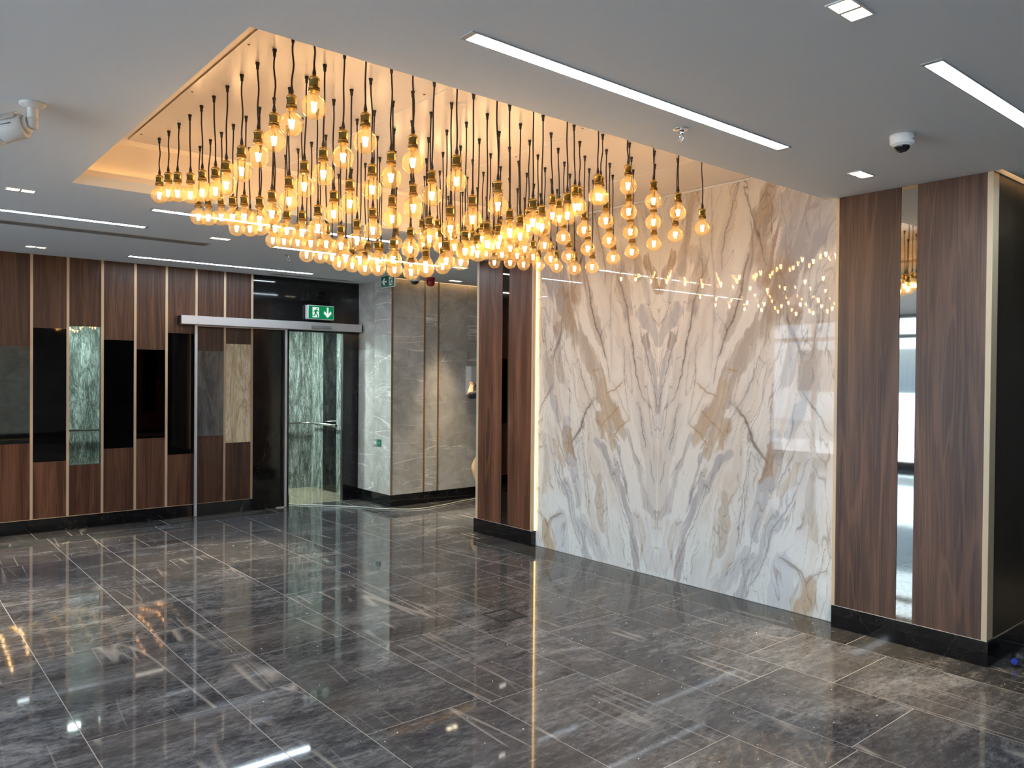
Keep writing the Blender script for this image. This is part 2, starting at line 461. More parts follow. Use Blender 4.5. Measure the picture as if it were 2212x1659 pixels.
# border strip along the panelled wall, the pier and the columns
for k in range(8):
    x = XW + k * 1.2; tile(x, min(x + 1.2, 4.63), YF, YL, 'border_marble', 'border_tile')
tile(4.545, 4.63, 7.84, YF, 'border_marble', 'border_tile'); tile(4.63, XP, 7.84, YL, 'border_marble', 'border_tile')
for a, b in ((4.92, 5.5), (5.5, 6.7), (6.7, XE)): tile(a, b, 7.84, YP, 'border_marble', 'border_tile')
for j0, j1 in ((6.62, 7.23), (7.23, 7.84)):
    for a, b in ((4.545, 5.17), (5.17, 5.8), (5.8, 6.42), (6.42, 7.05), (7.05, XE)): tile(a, b, j0, j1)
jb = [1.33, 2.277, 3.53, 4.78, 6.03, 6.62]
for c, d in zip(jb, jb[1:]): tile(4.545, XCR if d < 2.6 else XM, c, d, 'border_marble', 'border_tile')
tile(XM, XE, 6.36, 6.62, 'border_marble', 'border_tile')
for a, b in ((XCR, 5.6), (5.6, 6.8), (6.8, XE)): tile(a, b, 1.33, 1.60, 'border_marble', 'border_tile')
for a, b in ((4.545, 5.17), (5.17, 5.8), (5.8, 6.42), (6.42, 7.05), (7.05, XE)):
    y = 1.33
    while y > YB + .1: tile(a, b, max(YB, y - 1.25), y); y -= 1.25
# threshold and corridor floor
tile(3.98, 4.70, YL, YL + .06, 'corridor_stone', 'threshold_tile')
for k in range(6): tile(-.6 + k * .92, .32 + k * .92, YL + .06, 10.28, 'corridor_stone', 'corridor_tile')

# ---- ceiling with its recess and two cove slots
RX0, RX1, RY0, RY1 = 1.00, XM + .02, 2.57, 5.395
SLOT1 = (XCR, XE, 1.560, 1.598)
SLOT2 = (XP - .01, XE, YP - .075, YP - .002)
cm = MB()
for (a, b, c, d) in rects_minus(XW, XE, YB, YL, [(RX0, RX1, RY0, RY1), SLOT1, SLOT2]): cm.box(a, b, c, d, ZC, ZC + .06)
ceiling = struct(cm.build('ceiling', 'ceiling_paint'), 'flat light grey painted ceiling with a warm lit rectangular recess')
for (x0, x1, y0, y1) in (SLOT1, SLOT2):
    MB().box(x0, x1, y0 - .12, y1 + .02, ZC + .15, ZC + .17).box(x0, x1, y0 - .14, y0 - .12, ZC + .06, ZC + .15).box(x0 - .02, x0, y0 - .14, y1 + .02, ZC + .06, ZC + .17).build('cove_channel', 'recess_paint', ceiling)
    box('led_strip', 'led_side' if y0 < 3 else 'led_warm', x0 + .01, x1 - .02, y0 - .07, y0 - .055, ZC + .0605, ZC + .066, ceiling)      # lies on the ceiling board, out of sight
MB().box(XW - .3, XE + .3, YB - .3, 10.4, 3.16, 3.30).build('sky_block_slab', 'wall_paint', ceiling)  # added above the ceiling to keep sky light from leaking in
# fascia of the recess: a proud lower band and a set back upper band
MB().box(RX0 - .02, RX1, RY1, RY1 + .02, ZC + .06, ZC + .096).box(RX0 - .02, RX1, RY0 - .02, RY0, ZC + .06, ZC + .096).box(RX0 - .02, RX0, RY0, RY1, ZC + .06, ZC + .096).build('recess_lower_fascia', 'recess_paint', ceiling)
MB().box(RX0 - .08, RX1, RY1 + .05, RY1 + .07, ZC + .06, 3.06).box(RX0 - .08, RX1, RY0 - .07, RY0 - .05, ZC + .06, 3.06).box(RX0 - .07, RX0 - .05, RY0 - .05, RY1 + .05, ZC + .06, 3.06).build('recess_upper_fascia', 'recess_paint', ceiling)
box('led_strip', 'led_recess', RX0, RX1 - .03, RY1 + .028, RY1 + .036, ZC + .0605, ZC + .066, ceiling)
box('led_strip', 'led_recess', RX0, RX1 - .03, RY0 - .036, RY0 - .028, ZC + .0605, ZC + .066, ceiling)
MB().box(RX0 - .08, RX1, RY0 - .07, RY1 + .07, 3.06, 3.10).build('recess_soffit', 'recess_paint', ceiling)
ZP = 3.03
px = [1.27, 2.255, 3.25, 4.24, XM - .012]
for a, b in zip(px, px[1:]):
    box('pendant_board', 'panel_sheet', a + .0015, b - .0015, 2.745, 5.22, ZP, ZP + .018, ceiling)
for b in px[1:4]: box('joint_strip', 'white_plastic', b - .004, b + .004, 2.75, 5.215, ZP - .0008, ZP + .001, ceiling)
box('edge_rail', 'recess_paint', 1.06, 1.258, 2.745, 5.22, ZP - .001, ZP + .02, ceiling)
box('edge_groove', 'brass_dark', 1.2583, 1.2697, 2.745, 5.0, ZP + .004, ZP + .012, ceiling)
for sx, sy in ((1.30, 5.03), (1.30, 4.1), (1.30, 3.35), (2.30, 4.9), (2.21, 3.35), (3.29, 3.9), (3.2, 3.2)):
    MB().lathe([(.004, -.003), (.006, 0)], 8, (sx, sy, ZP - .0005)).build('screw_head', 'brass_dark', ceiling)
box('white_edge_strip', 'white_plastic', XM - .012, XM - .002, RY0 + .01, RY1 - .01, ZP - .014, ZP - .002, ceiling)

# ---- panelled wall on the left
T0, TS, TWD = 1.305, .3165, .025
zs = {'mid': (.89, 1.845), 'tall': (.70, 2.033), 'clear': (.65, 2.065), 'short': (.80, 1.935)}
kinds = ['mid', 'tall', 'clear', 'short', 'mid', 'tall', 'mid', 'short']
pmat = ['grey_mirror', 'black_glass', 'window_glass', 'black_glass', 'bronze_mirror', 'black_glass', 'slate_panel', 'cream_marble']
pname = ['mirror_panel', 'black_glass_panel', 'clear_glass_panel', 'black_glass_panel', 'mirror_panel', 'black_glass_panel', 'slate_panel', 'cream_marble_panel']
ZB = .132
wl = MB(); X3 = (T0 + TS + TWD / 2, T0 + 2 * TS - TWD / 2)
DX0, DX1, DZ = 3.98, 4.70, 2.112            # door opening
for q in rects_minus(XW, XP, 0, ZC + .06, [(X3[0], X3[1], .65, 2.065), (DX0, DX1, 0, DZ)]): wl.box(q[0], q[1], YL + .012, YL + .06, q[2], q[3])
wall_left = struct(wl.build('wall_left', 'aluminium_dark'), 'walnut panelled wall with inset mirror, glass and stone panels')
yf = YL
for i in range(-18, 8):
    x0 = T0 + (i - 1) * TS + TWD / 2; x1 = T0 + i * TS - TWD / 2
    if x1 < XW + .02: continue
    x0 = max(x0, XW)
    k = i % 8 if i < 0 else i
    kd, pm, pn = kinds[k], pmat[k], pname[k]
    if i < 0 and kd == 'clear': pm, pn = 'black_glass', 'black_glass_panel'
    z0, z1 = zs[kd]
    box('walnut_board', 'walnut', x0, x1, yf, yf + .012, z1 + .002, ZC - .002, wall_left)
    box('walnut_board', 'walnut', x0, x1, yf, yf + .012, ZB + .002, z0 - .002, wall_left)
    box(pn, pm, x0 + .001, x1 - .001, yf + .003, yf + .012, z0, z1, wall_left)
    box('trim_strip', 'champagne_trim', x1, x1 + TWD, yf - .004, yf + .012, ZB + .002, ZC - .001, wall_left)
# black granite around the doorway
BX = T0 + 7 * TS + TWD / 2
for q in ((BX, 4.25, DZ + .56, ZC - .002), (4.252, XP - .001, DZ + .56, ZC - .002), (BX, 4.25, DZ, DZ + .558), (4.252, XP - .001, DZ, DZ + .558), (BX, DX0, ZB, DZ - .002), (DX1, XP - .001, ZB, DZ - .002)):
    box('granite_slab', 'black_granite', q[0], q[1] - .001, yf, yf + .012, q[2], q[3], wall_left)
for x0, x1 in ((DX0 - .012, DX0 - .0005), (DX1 + .0005, DX1 + .012)):
    box('door_reveal', 'black_granite', x0, x1, yf + .012, yf + .06, 0, DZ, wall_left)
box('door_head', 'black_granite', DX0 - .01, DX1 + .01, yf + .0125, yf + .06, DZ + .0005, DZ + .012, wall_left)
bb = struct(empty('baseboard_left', (0, YL, 0)), 'black granite skirting at the foot of the walnut panelling')
bx = [XW, -3.0, -1.8, -.6, .6, 1.805, 2.68, 3.55, DX0]
for a, b in list(zip(bx, bx[1:])) + [(DX1, XP - .001)]:
    box('skirting_stone', 'black_granite', a + .0008, b - .0008, YL - .014, YL + .012, .0005, ZB, bb)
box('skirting_bead', 'champagne_trim', XW, BX, YL - .006, YL, ZB + .0003, ZB + .004, bb)

# ---- stone corridor behind the panelled wall
wc = struct(empty('wall_corridor', (2.5, 10.28, 0)), 'corridor lined with swirling green grey marble behind the doorway')
for k in range(9):
    a = 4.92 - (k + 1) * .62
    o = box('green_marble_slab', 'green_marble', a + .001, a + .619, 10.28, 10.30, .0, 2.40, wc)
    if k % 2: o.scale.x = -1
for y0, y1, mt in ((9.927, 10.278, 'green_marble'), (9.533, 9.925, 'black_granite'), (9.38, 9.531, 'green_marble'), (8.992, 9.378, 'black_granite')):
    box('corridor_side_slab', mt, 4.92, 4.94, y0, y1, 0, 2.40, wc)
box('corridor_backing', 'wall_paint', -.75, 5.1, 10.301, 10.34, 0, 2.5, wc)  # backing boxes added behind the slabs to keep sky light out
box('corridor_backing', 'wall_paint', 4.941, 5.1, 8.992, 10.30, 0, 2.5, wc)
box('corridor_end', 'wall_paint', -.75, -.66, 8.992, 10.30, 0, 2.40, wc)
box('corridor_ceiling', 'ceiling_paint', -.66, 4.94, 8.992, 10.30, 2.402, 2.45, wc)
rail = tag(empty('handrail', (4.86, 10.2, .9)), 'round steel handrail on the green marble corridor wall', 'handrail')
MB().tube([(1.0, 10.21, .915), (4.70, 10.21, .915), (4.80, 10.19, .915), (4.85, 10.12, .915), (4.85, 9.40, .915)], .016, 10).build('rail_tube', 'steel', rail)
for x in (1.6, 2.7, 3.8): MB().tube([(x, 10.21, .90), (x, 10.24, .88), (x, 10.279, .88)], .006, 6).build('rail_bracket', 'steel', rail)
for y in (9.5, 10.0): MB().tube([(4.85, y, .90), (4.88, y, .88), (4.919, y, .88)], .006, 6).build('rail_bracket', 'steel', rail)
for x in (1.77, 3.7):  # added lamps, they stand in for the daylight in the corridor
    cl = tag(empty('corridor_fill_lamp', (x, 9.7, 2.40)), 'added cool white lamp in place of corridor daylight ' + ('behind the clear glass panel' if x < 2 else 'beside the doorway'), 'ceiling light', 'added lamps on the corridor ceiling')
    box('fill_lamp_frame', 'white_plastic', x - .16, x + .16, 9.54, 9.86, 2.385, 2.4015, cl)
    box('fill_lamp_cover', 'corridor_fill_lamp' if x > 2 else 'corridor_fill_lamp_dim', x - .14, x + .14, 9.56, 9.84, 2.38, 2.3848, cl)

# ---- grey stone pier and lobby wall
wp = struct(MB().box(XP + .012, XE + .3, YP + .012, YL + .055, 0, ZC + .3).build('wall_pier', 'wall_paint'), 'grey veined marble pier with slim brass strips')
for y0, y1 in ((YP + .0015, 8.53), (8.532, YL - .001)):
    for z0, z1 in ((.14, 1.905), (1.907, ZC - .001)):
        box('grey_marble_slab', 'grey_marble', XP, XP + .012, y0, y1, z0, z1, wp)
for a, b in ((4.945, 5.384), (5.408, 5.590), (5.616, 6.055), (6.057, 6.7), (6.702, 7.35), (7.352, XE)):
    for z0, z1 in ((.14, 1.915), (1.917, ZC + .12)):
        box('grey_marble_slab', 'grey_marble', a, b, YP, YP + .012, z0, z1, wp)
for a, b in ((5.384, 5.408), (5.590, 5.616)): box('brass_strip', 'brass_trim', a + .0005, b - .0005, YP - .003, YP + .012, .14, ZC + .1, wp)
box('brass_corner', 'brass_trim', XP - .004, 4.944, YP - .004, YP + .0013, .14, ZC + .05, wp)
bp_ = struct(empty('baseboard_pier', (XP, YP, 0)), 'black granite skirting around the foot of the grey pier')
for y0, y1 in ((YP - .012, 8.40), (8.401, YL - .015)): box('skirting_stone', 'black_granite', XP - .012, XP + .011, y0, y1, .0005, .14, bp_)
for a, b in ((XP + .0115, 5.49), (5.491, 6.69), (6.691, XE)): box('skirting_stone', 'black_granite', a, b, YP - .012, YP - .0005, .0005, .14, bp_)

# ---- feature wall: block behind, two bookmatched slabs in front
wr = struct(MB().box(XM + .02, XE, 1.62, 6.34, 0, ZC + .3).build('wall_right', 'wall_paint'), 'feature wall of white bookmatched marble with grey and brown veins')
BANDS = [
    ([(0.673,1.008),(0.542,0.889),(0.424,0.672),(0.309,0.435),(0.241,0.237),(0.185,0.041)], 0.045, (0.4,0.39,0.41), 0.75, 0.02),
    ([(0.487,1.056),(0.428,0.908),(0.358,0.746),(0.312,0.635)], 0.016, (0.33,0.32,0.36), 0.7, 0.01),
    ([(0.352,1.141),(0.284,0.995),(0.205,0.779),(0.097,0.628),(0.003,0.519)], 0.035, (0.4,0.39,0.41), 0.55, 0.03),
    ([(0.2,0.409),(0.113,0.259),(0.038,0.086)], 0.075, (0.56,0.55,0.56), 0.6, 0.03),
    ([(0.169,0.455),(0.114,0.316),(0.154,0.113)], 0.02, (0.46,0.36,0.26), 0.35, 0.02),
    ([(0.64,1.218),(0.569,1.145),(0.521,1.071)], 0.085, (0.46,0.36,0.26), 0.85, 0.04),
    ([(1.035,1.054),(1.007,0.911),(0.993,0.831)], 0.055, (0.36,0.26,0.18), 0.75, 0.03),
    ([(1.193,0.97),(1.124,0.847),(1.07,0.761)], 0.03, (0.46,0.36,0.26), 0.6, 0.02),
    ([(0.98,0.815),(0.94,0.657),(0.899,0.438)], 0.035, (0.44,0.46,0.5), 0.75, 0.02),
    ([(1.043,0.646),(0.962,0.43),(0.858,0.177),(0.806,0.009)], 0.035, (0.44,0.46,0.5), 0.7, 0.025),
    ([(1.117,0.317),(1.074,0.05)], 0.065, (0.52,0.55,0.6), 0.6, 0.03),
    ([(0.809,0.274),(0.697,0.116),(0.624,0.042)], 0.05, (0.44,0.46,0.5), 0.5, 0.03),
    ([(0.657,0.688),(0.642,0.473),(0.592,0.264)], 0.025, (0.42,0.36,0.31), 0.5, 0.02),
    ([(1.305,0.243),(1.289,0.106),(1.247,0.001)], 0.04, (0.46,0.36,0.26), 0.7, 0.025),
    ([(1.357,1.033),(1.285,0.759),(1.351,0.565)], 0.03, (0.42,0.36,0.31), 0.4, 0.03),
    ([(1.26,2.417),(1.036,2.198),(0.963,2.045),(0.794,1.842),(0.642,1.551),(0.561,1.361),(0.482,1.175)], 0.085, (0.42,0.36,0.31), 0.75, 0.04),
    ([(1.083,2.453),(1.008,2.247),(0.978,2.085)], 0.075, (0.36,0.26,0.18), 0.5, 0.05),
    ([(1.368,2.498),(1.244,2.364),(1.183,2.238)], 0.05, (0.4,0.39,0.41), 0.6, 0.04),
    ([(0.602,1.504),(0.561,1.361),(0.457,1.224),(0.405,1.123)], 0.06, (0.46,0.36,0.26), 0.7, 0.04),
    ([(0.65,2.108),(0.622,1.992)], 0.022, (0.42,0.36,0.31), 0.7, 0.015),
    ([(1.225,2.056),(1.193,1.851),(1.145,1.596)], 0.045, (0.42,0.36,0.31), 0.6, 0.03),
    ([(1.296,1.698),(1.262,1.441),(1.169,1.188)], 0.035, (0.4,0.39,0.41), 0.5, 0.03),
    ([(1.037,1.195),(1.064,1.022)], 0.03, (0.4,0.39,0.41), 0.5, 0.02),
    ([(0.177,2.165),(0.093,2.007),(0.005,1.861)], 0.045, (0.4,0.39,0.41), 0.6, 0.03),
    ([(0.15,1.919),(0.113,1.828)], 0.035, (0.17,0.15,0.15), 0.55, 0.03),
    ([(0.101,1.783),(0.053,1.648),(0.017,1.469),(0.002,1.354)], 0.035, (0.4,0.39,0.41), 0.65, 0.03),
    ([(0.253,2.509),(0.156,2.372),(0.095,2.205)], 0.03, (0.4,0.39,0.41), 0.5, 0.03),
    ([(0.158,2.554),(0.052,2.381),(0.011,2.271)], 0.035, (0.36,0.26,0.18), 0.7, 0.02),
    ([(0.026,1.29),(0.024,1.147)], 0.03, (0.56,0.55,0.56), 0.6, 0.02),
    ([(0.386,2.439),(0.347,2.296),(0.308,2.155)], 0.05, (0.42,0.36,0.31), 0.45, 0.03),
    ([(1.026,2.809),(1.236,2.7),(1.38,2.627)], 0.17, (0.4,0.39,0.41), 0.6, 0.08),
    ([(1.157,2.522),(1.319,2.502)], 0.09, (0.4,0.39,0.41), 0.5, 0.06),
    ([(0.905,2.766),(0.916,2.552),(0.946,2.345)], 0.09, (0.36,0.26,0.18), 0.5, 0.06),
    ([(1.033,2.306),(1.119,2.237),(1.17,2.141)], 0.1, (0.36,0.26,0.18), 0.35, 0.06),
    ([(0.955,2.938),(0.94,2.784)], 0.06, (0.46,0.36,0.26), 0.5, 0.05),
    ([(0.304,3.012),(0.287,2.716),(0.227,2.466)], 0.06, (0.42,0.36,0.31), 0.55, 0.05),
    ([(0.372,2.578),(0.406,2.363),(0.327,2.115)], 0.05, (0.42,0.36,0.31), 0.45, 0.04),
    ([(0.801,2.407),(0.757,2.25),(0.712,2.133),(0.62,1.934)], 0.045, (0.42,0.36,0.31), 0.5, 0.03),
    ([(1.272,0.687),(1.332,0.587)], 0.05, (0.46,0.36,0.26), 0.3, 0.05),
    ([(1.338,1.776),(1.296,1.505)], 0.06, (0.42,0.36,0.31), 0.45, 0.05),
]
VEINS = [
    ([(0.475,2.532),(0.397,2.319),(0.32,2.128),(0.306,1.971),(0.279,1.804),(0.241,1.647),(0.203,1.529),(0.143,1.394)], 0.006, (0.15,0.1,0.07), 0.85),
    ([(0.802,2.477),(0.731,2.18),(0.675,2.013),(0.594,1.857),(0.54,1.695),(0.512,1.553)], 0.005, (0.25,0.2,0.18), 0.8),
    ([(0.107,2.188),(0.071,2.078),(0.001,2.004)], 0.004, (0.17,0.15,0.15), 0.8),
    ([(0.198,2.012),(0.173,1.902),(0.124,1.783),(0.088,1.648),(0.039,1.469),(0.002,1.354)], 0.005, (0.17,0.15,0.15), 0.8),
    ([(0.056,1.863),(0.031,1.719),(0.001,1.603)], 0.004, (0.17,0.15,0.15), 0.6),
    ([(1.121,2.021),(1.149,1.931),(1.222,1.8),(1.236,1.749)], 0.005, (0.15,0.1,0.07), 0.9),
    ([(1.233,1.513),(1.292,1.44),(1.368,1.334),(1.428,1.227)], 0.005, (0.15,0.1,0.07), 0.9),
    ([(0.68,1.415),(0.813,1.294),(0.867,1.154),(0.935,1.031)], 0.005, (0.15,0.1,0.07), 0.9),
    ([(0.944,1.696),(0.903,1.746),(0.859,1.598),(0.802,1.471),(0.747,1.394),(0.665,1.262),(0.636,1.119)], 0.004, (0.17,0.15,0.15), 0.7),
    ([(0.637,1.167),(0.534,1.248),(0.421,1.338)], 0.005, (0.38,0.22,0.08), 0.9),
    ([(0.75,1.647),(0.644,1.661)], 0.005, (0.38,0.22,0.08), 0.8),
    ([(0.562,1.457),(0.46,1.487),(0.374,1.554)], 0.008, (0.38,0.22,0.08), 0.9),
    ([(0.48,1.09),(0.406,1.18),(0.32,1.24)], 0.006, (0.38,0.22,0.08), 0.9),
    ([(0.523,2.31),(0.526,2.121),(0.511,1.931),(0.488,1.647)], 0.0035, (0.4,0.39,0.41), 0.8),
    ([(0.379,1.927),(0.355,1.554),(0.296,1.232)], 0.0035, (0.17,0.15,0.15), 0.6),
    ([(0.474,1.553),(0.384,1.377),(0.308,1.241)], 0.0035, (0.3,0.22,0.16), 0.7),
    ([(1.072,1.606),(1.012,1.466),(1.008,1.146)], 0.0035, (0.17,0.15,0.15), 0.6),
    ([(1.203,1.493),(1.169,1.239),(1.093,1.04)], 0.004, (0.17,0.15,0.15), 0.7),
    ([(1.305,2.369),(1.287,2.182),(1.271,2.099)], 0.004, (0.17,0.15,0.15), 0.6),
    ([(1.12,1.93),(1.045,1.747),(0.986,1.647)], 0.004, (0.17,0.15,0.15), 0.6),
    ([(0.202,1.392),(0.176,1.265),(0.138,1.068)], 0.004, (0.17,0.15,0.15), 0.8),
    ([(0.119,1.413),(0.071,1.261),(0.058,1.127)], 0.004, (0.17,0.15,0.15), 0.7),
    ([(0.596,2.029),(0.647,1.935),(0.52,2.101)], 0.004, (0.17,0.15,0.15), 0.4),
    ([(0.857,1.048),(0.792,0.806),(0.752,0.564),(0.737,0.373)], 0.0045, (0.17,0.15,0.15), 0.75),
    ([(1.195,1.117),(1.167,1.045),(1.099,0.931),(1.058,0.826)], 0.005, (0.17,0.15,0.15), 0.8),
    ([(1.289,1.056),(1.204,0.858),(1.122,0.683),(1.028,0.548),(0.987,0.381),(0.895,0.171),(0.818,0.006)], 0.006, (0.25,0.25,0.28), 0.8),
    ([(0.927,0.623),(0.874,0.486),(0.848,0.356),(0.796,0.231)], 0.004, (0.17,0.15,0.15), 0.7),
    ([(0.599,0.772),(0.561,0.57),(0.546,0.314),(0.52,0.147)], 0.004, (0.42,0.36,0.31), 0.8),
    ([(0.633,0.691),(0.584,0.524),(0.604,0.305),(0.653,0.385)], 0.004, (0.42,0.36,0.31), 0.7),
    ([(0.169,1.275),(0.157,1.153),(0.124,1.032)], 0.006, (0.17,0.15,0.15), 0.8),
    ([(0.07,0.931),(0.058,0.827),(0.016,0.751)], 0.004, (0.17,0.15,0.15), 0.8),
    ([(0.32,1.184),(0.251,0.981),(0.142,0.819)], 0.004, (0.17,0.15,0.15), 0.5),
    ([(0.542,0.889),(0.471,0.734),(0.365,0.468),(0.275,0.29),(0.175,0.084)], 0.004, (0.17,0.15,0.15), 0.6),
    ([(0.473,0.938),(0.392,0.793),(0.335,0.682),(0.289,0.562)], 0.006, (0.22,0.2,0.25), 0.7),
    ([(0.245,0.485),(0.201,0.442),(0.18,0.486)], 0.004, (0.17,0.15,0.15), 0.6),
    ([(0.093,0.319),(0.144,0.213),(0.175,0.084)], 0.004, (0.38,0.22,0.08), 0.6),
    ([(1.25,0.224),(1.224,0.283),(1.091,0.358)], 0.005, (0.15,0.1,0.07), 0.8),
    ([(1.432,0.328),(1.333,0.277),(1.277,0.21),(1.33,0.071)], 0.005, (0.25,0.17,0.1), 0.8),
    ([(0.846,0.223),(0.807,0.097),(0.793,0.011)], 0.004, (0.17,0.15,0.15), 0.6),
    ([(0.748,0.283),(0.698,0.16)], 0.004, (0.17,0.15,0.15), 0.5),
    ([(0.765,3.036),(0.794,2.963),(0.761,2.969),(0.823,2.811),(0.889,2.595),(0.963,2.39)], 0.006, (0.15,0.1,0.07), 0.85),
    ([(0.487,3.022),(0.498,2.605),(0.516,2.353),(0.526,2.02)], 0.008, (0.42,0.36,0.31), 0.8),
    ([(0.719,3.013),(0.665,2.852),(0.61,2.673),(0.583,2.528),(0.58,2.388)], 0.005, (0.25,0.2,0.17), 0.8),
    ([(0.81,2.741),(0.845,2.561),(0.829,2.364)], 0.005, (0.25,0.2,0.17), 0.8),
    ([(0.8,2.487),(0.766,2.29),(0.731,2.156),(0.676,2.029),(0.611,1.868),(0.564,1.77)], 0.007, (0.15,0.1,0.07), 0.8),
    ([(0.345,3.039),(0.383,2.923),(0.404,2.894)], 0.005, (0.15,0.1,0.07), 0.6),
    ([(0.397,2.651),(0.416,2.404),(0.337,2.157),(0.308,1.988),(0.259,1.724)], 0.006, (0.2,0.15,0.12), 0.75),
    ([(1.107,2.529),(1.117,2.405)], 0.005, (0.17,0.15,0.15), 0.6),
    ([(1.122,2.037),(1.173,1.913),(1.257,1.76)], 0.008, (0.17,0.15,0.15), 0.8),
    ([(1.348,2.129),(1.329,1.796)], 0.004, (0.17,0.15,0.15), 0.5),
    ([(1.433,2.123),(1.427,1.977),(1.4,1.757)], 0.004, (0.17,0.15,0.15), 0.6),
    ([(1.07,2.764),(1.101,2.637),(1.099,2.499)], 0.003, (0.17,0.15,0.15), 0.5),
    ([(1.137,2.784),(1.148,2.584)], 0.003, (0.17,0.15,0.15), 0.4),
    ([(1.251,2.765),(1.27,2.583),(1.311,2.518)], 0.003, (0.17,0.15,0.15), 0.5),
    ([(0.983,2.809),(0.986,2.606)], 0.003, (0.17,0.15,0.15), 0.4),
    ([(1.355,2.756),(1.342,2.573)], 0.003, (0.17,0.15,0.15), 0.4),
    ([(0.938,2.926),(0.886,2.832),(0.851,2.775)], 0.004, (0.15,0.1,0.07), 0.5),
    ([(0.705,1.422),(0.815,1.297),(0.87,1.161),(0.949,1.03),(0.982,0.999)], 0.008, (0.15,0.1,0.07), 0.8),
    ([(0.976,0.918),(0.858,1.068),(0.822,0.798),(0.76,0.403)], 0.004, (0.17,0.15,0.15), 0.6),
    ([(1.109,0.35),(1.158,0.337),(1.243,0.287),(1.291,0.21)], 0.006, (0.15,0.1,0.07), 0.8),
    ([(1.338,0.176),(1.362,0.052)], 0.005, (0.38,0.22,0.08), 0.7),
    ([(1.325,0.26),(1.392,0.339),(1.414,0.429)], 0.004, (0.42,0.36,0.31), 0.6),
]
def value_noise(x, y, seed):
    rs = np.random.RandomState(seed); g = rs.rand(64, 64)
    xi = np.floor(x).astype(int); yi = np.floor(y).astype(int); fx = x - xi; fy = y - yi
    fx = fx * fx * (3 - 2 * fx); fy = fy * fy * (3 - 2 * fy)
    a = g[xi % 64, yi % 64]; b = g[(xi + 1) % 64, yi % 64]; c = g[xi % 64, (yi + 1) % 64]; d = g[(xi + 1) % 64, (yi + 1) % 64]
    return (a * (1 - fx) + b * fx) * (1 - fy) + (c * (1 - fx) + d * fx) * fy
def fbm(x, y, seed, octv=4):
    s = 0; amp = 1; tot = 0
    for k in range(octv):
        s = s + amp * value_noise(x * 2 ** k + 3.1 * k, y * 2 ** k + 7.7 * k, seed + k); tot += amp; amp *= .55
    return s / tot
def seg_dist(px_, pz_, pts):
    """distance to a polyline and position along it (0..1)"""
    best = np.full(px_.shape, 9.0); along = np.zeros(px_.shape); n = len(pts) - 1
    for k in range(n):
        ax, az = pts[k]; bx_, bz = pts[k + 1]; dx, dz = bx_ - ax, bz - az; l2 = dx * dx + dz * dz + 1e-9
        t = np.clip(((px_ - ax) * dx + (pz_ - az) * dz) / l2, 0, 1)
        d = np.hypot(px_ - ax - t * dx, pz_ - az - t * dz)
        w = d < best; best = np.where(w, d, best); along = np.where(w, (k + t) / n, along)
    return best, along
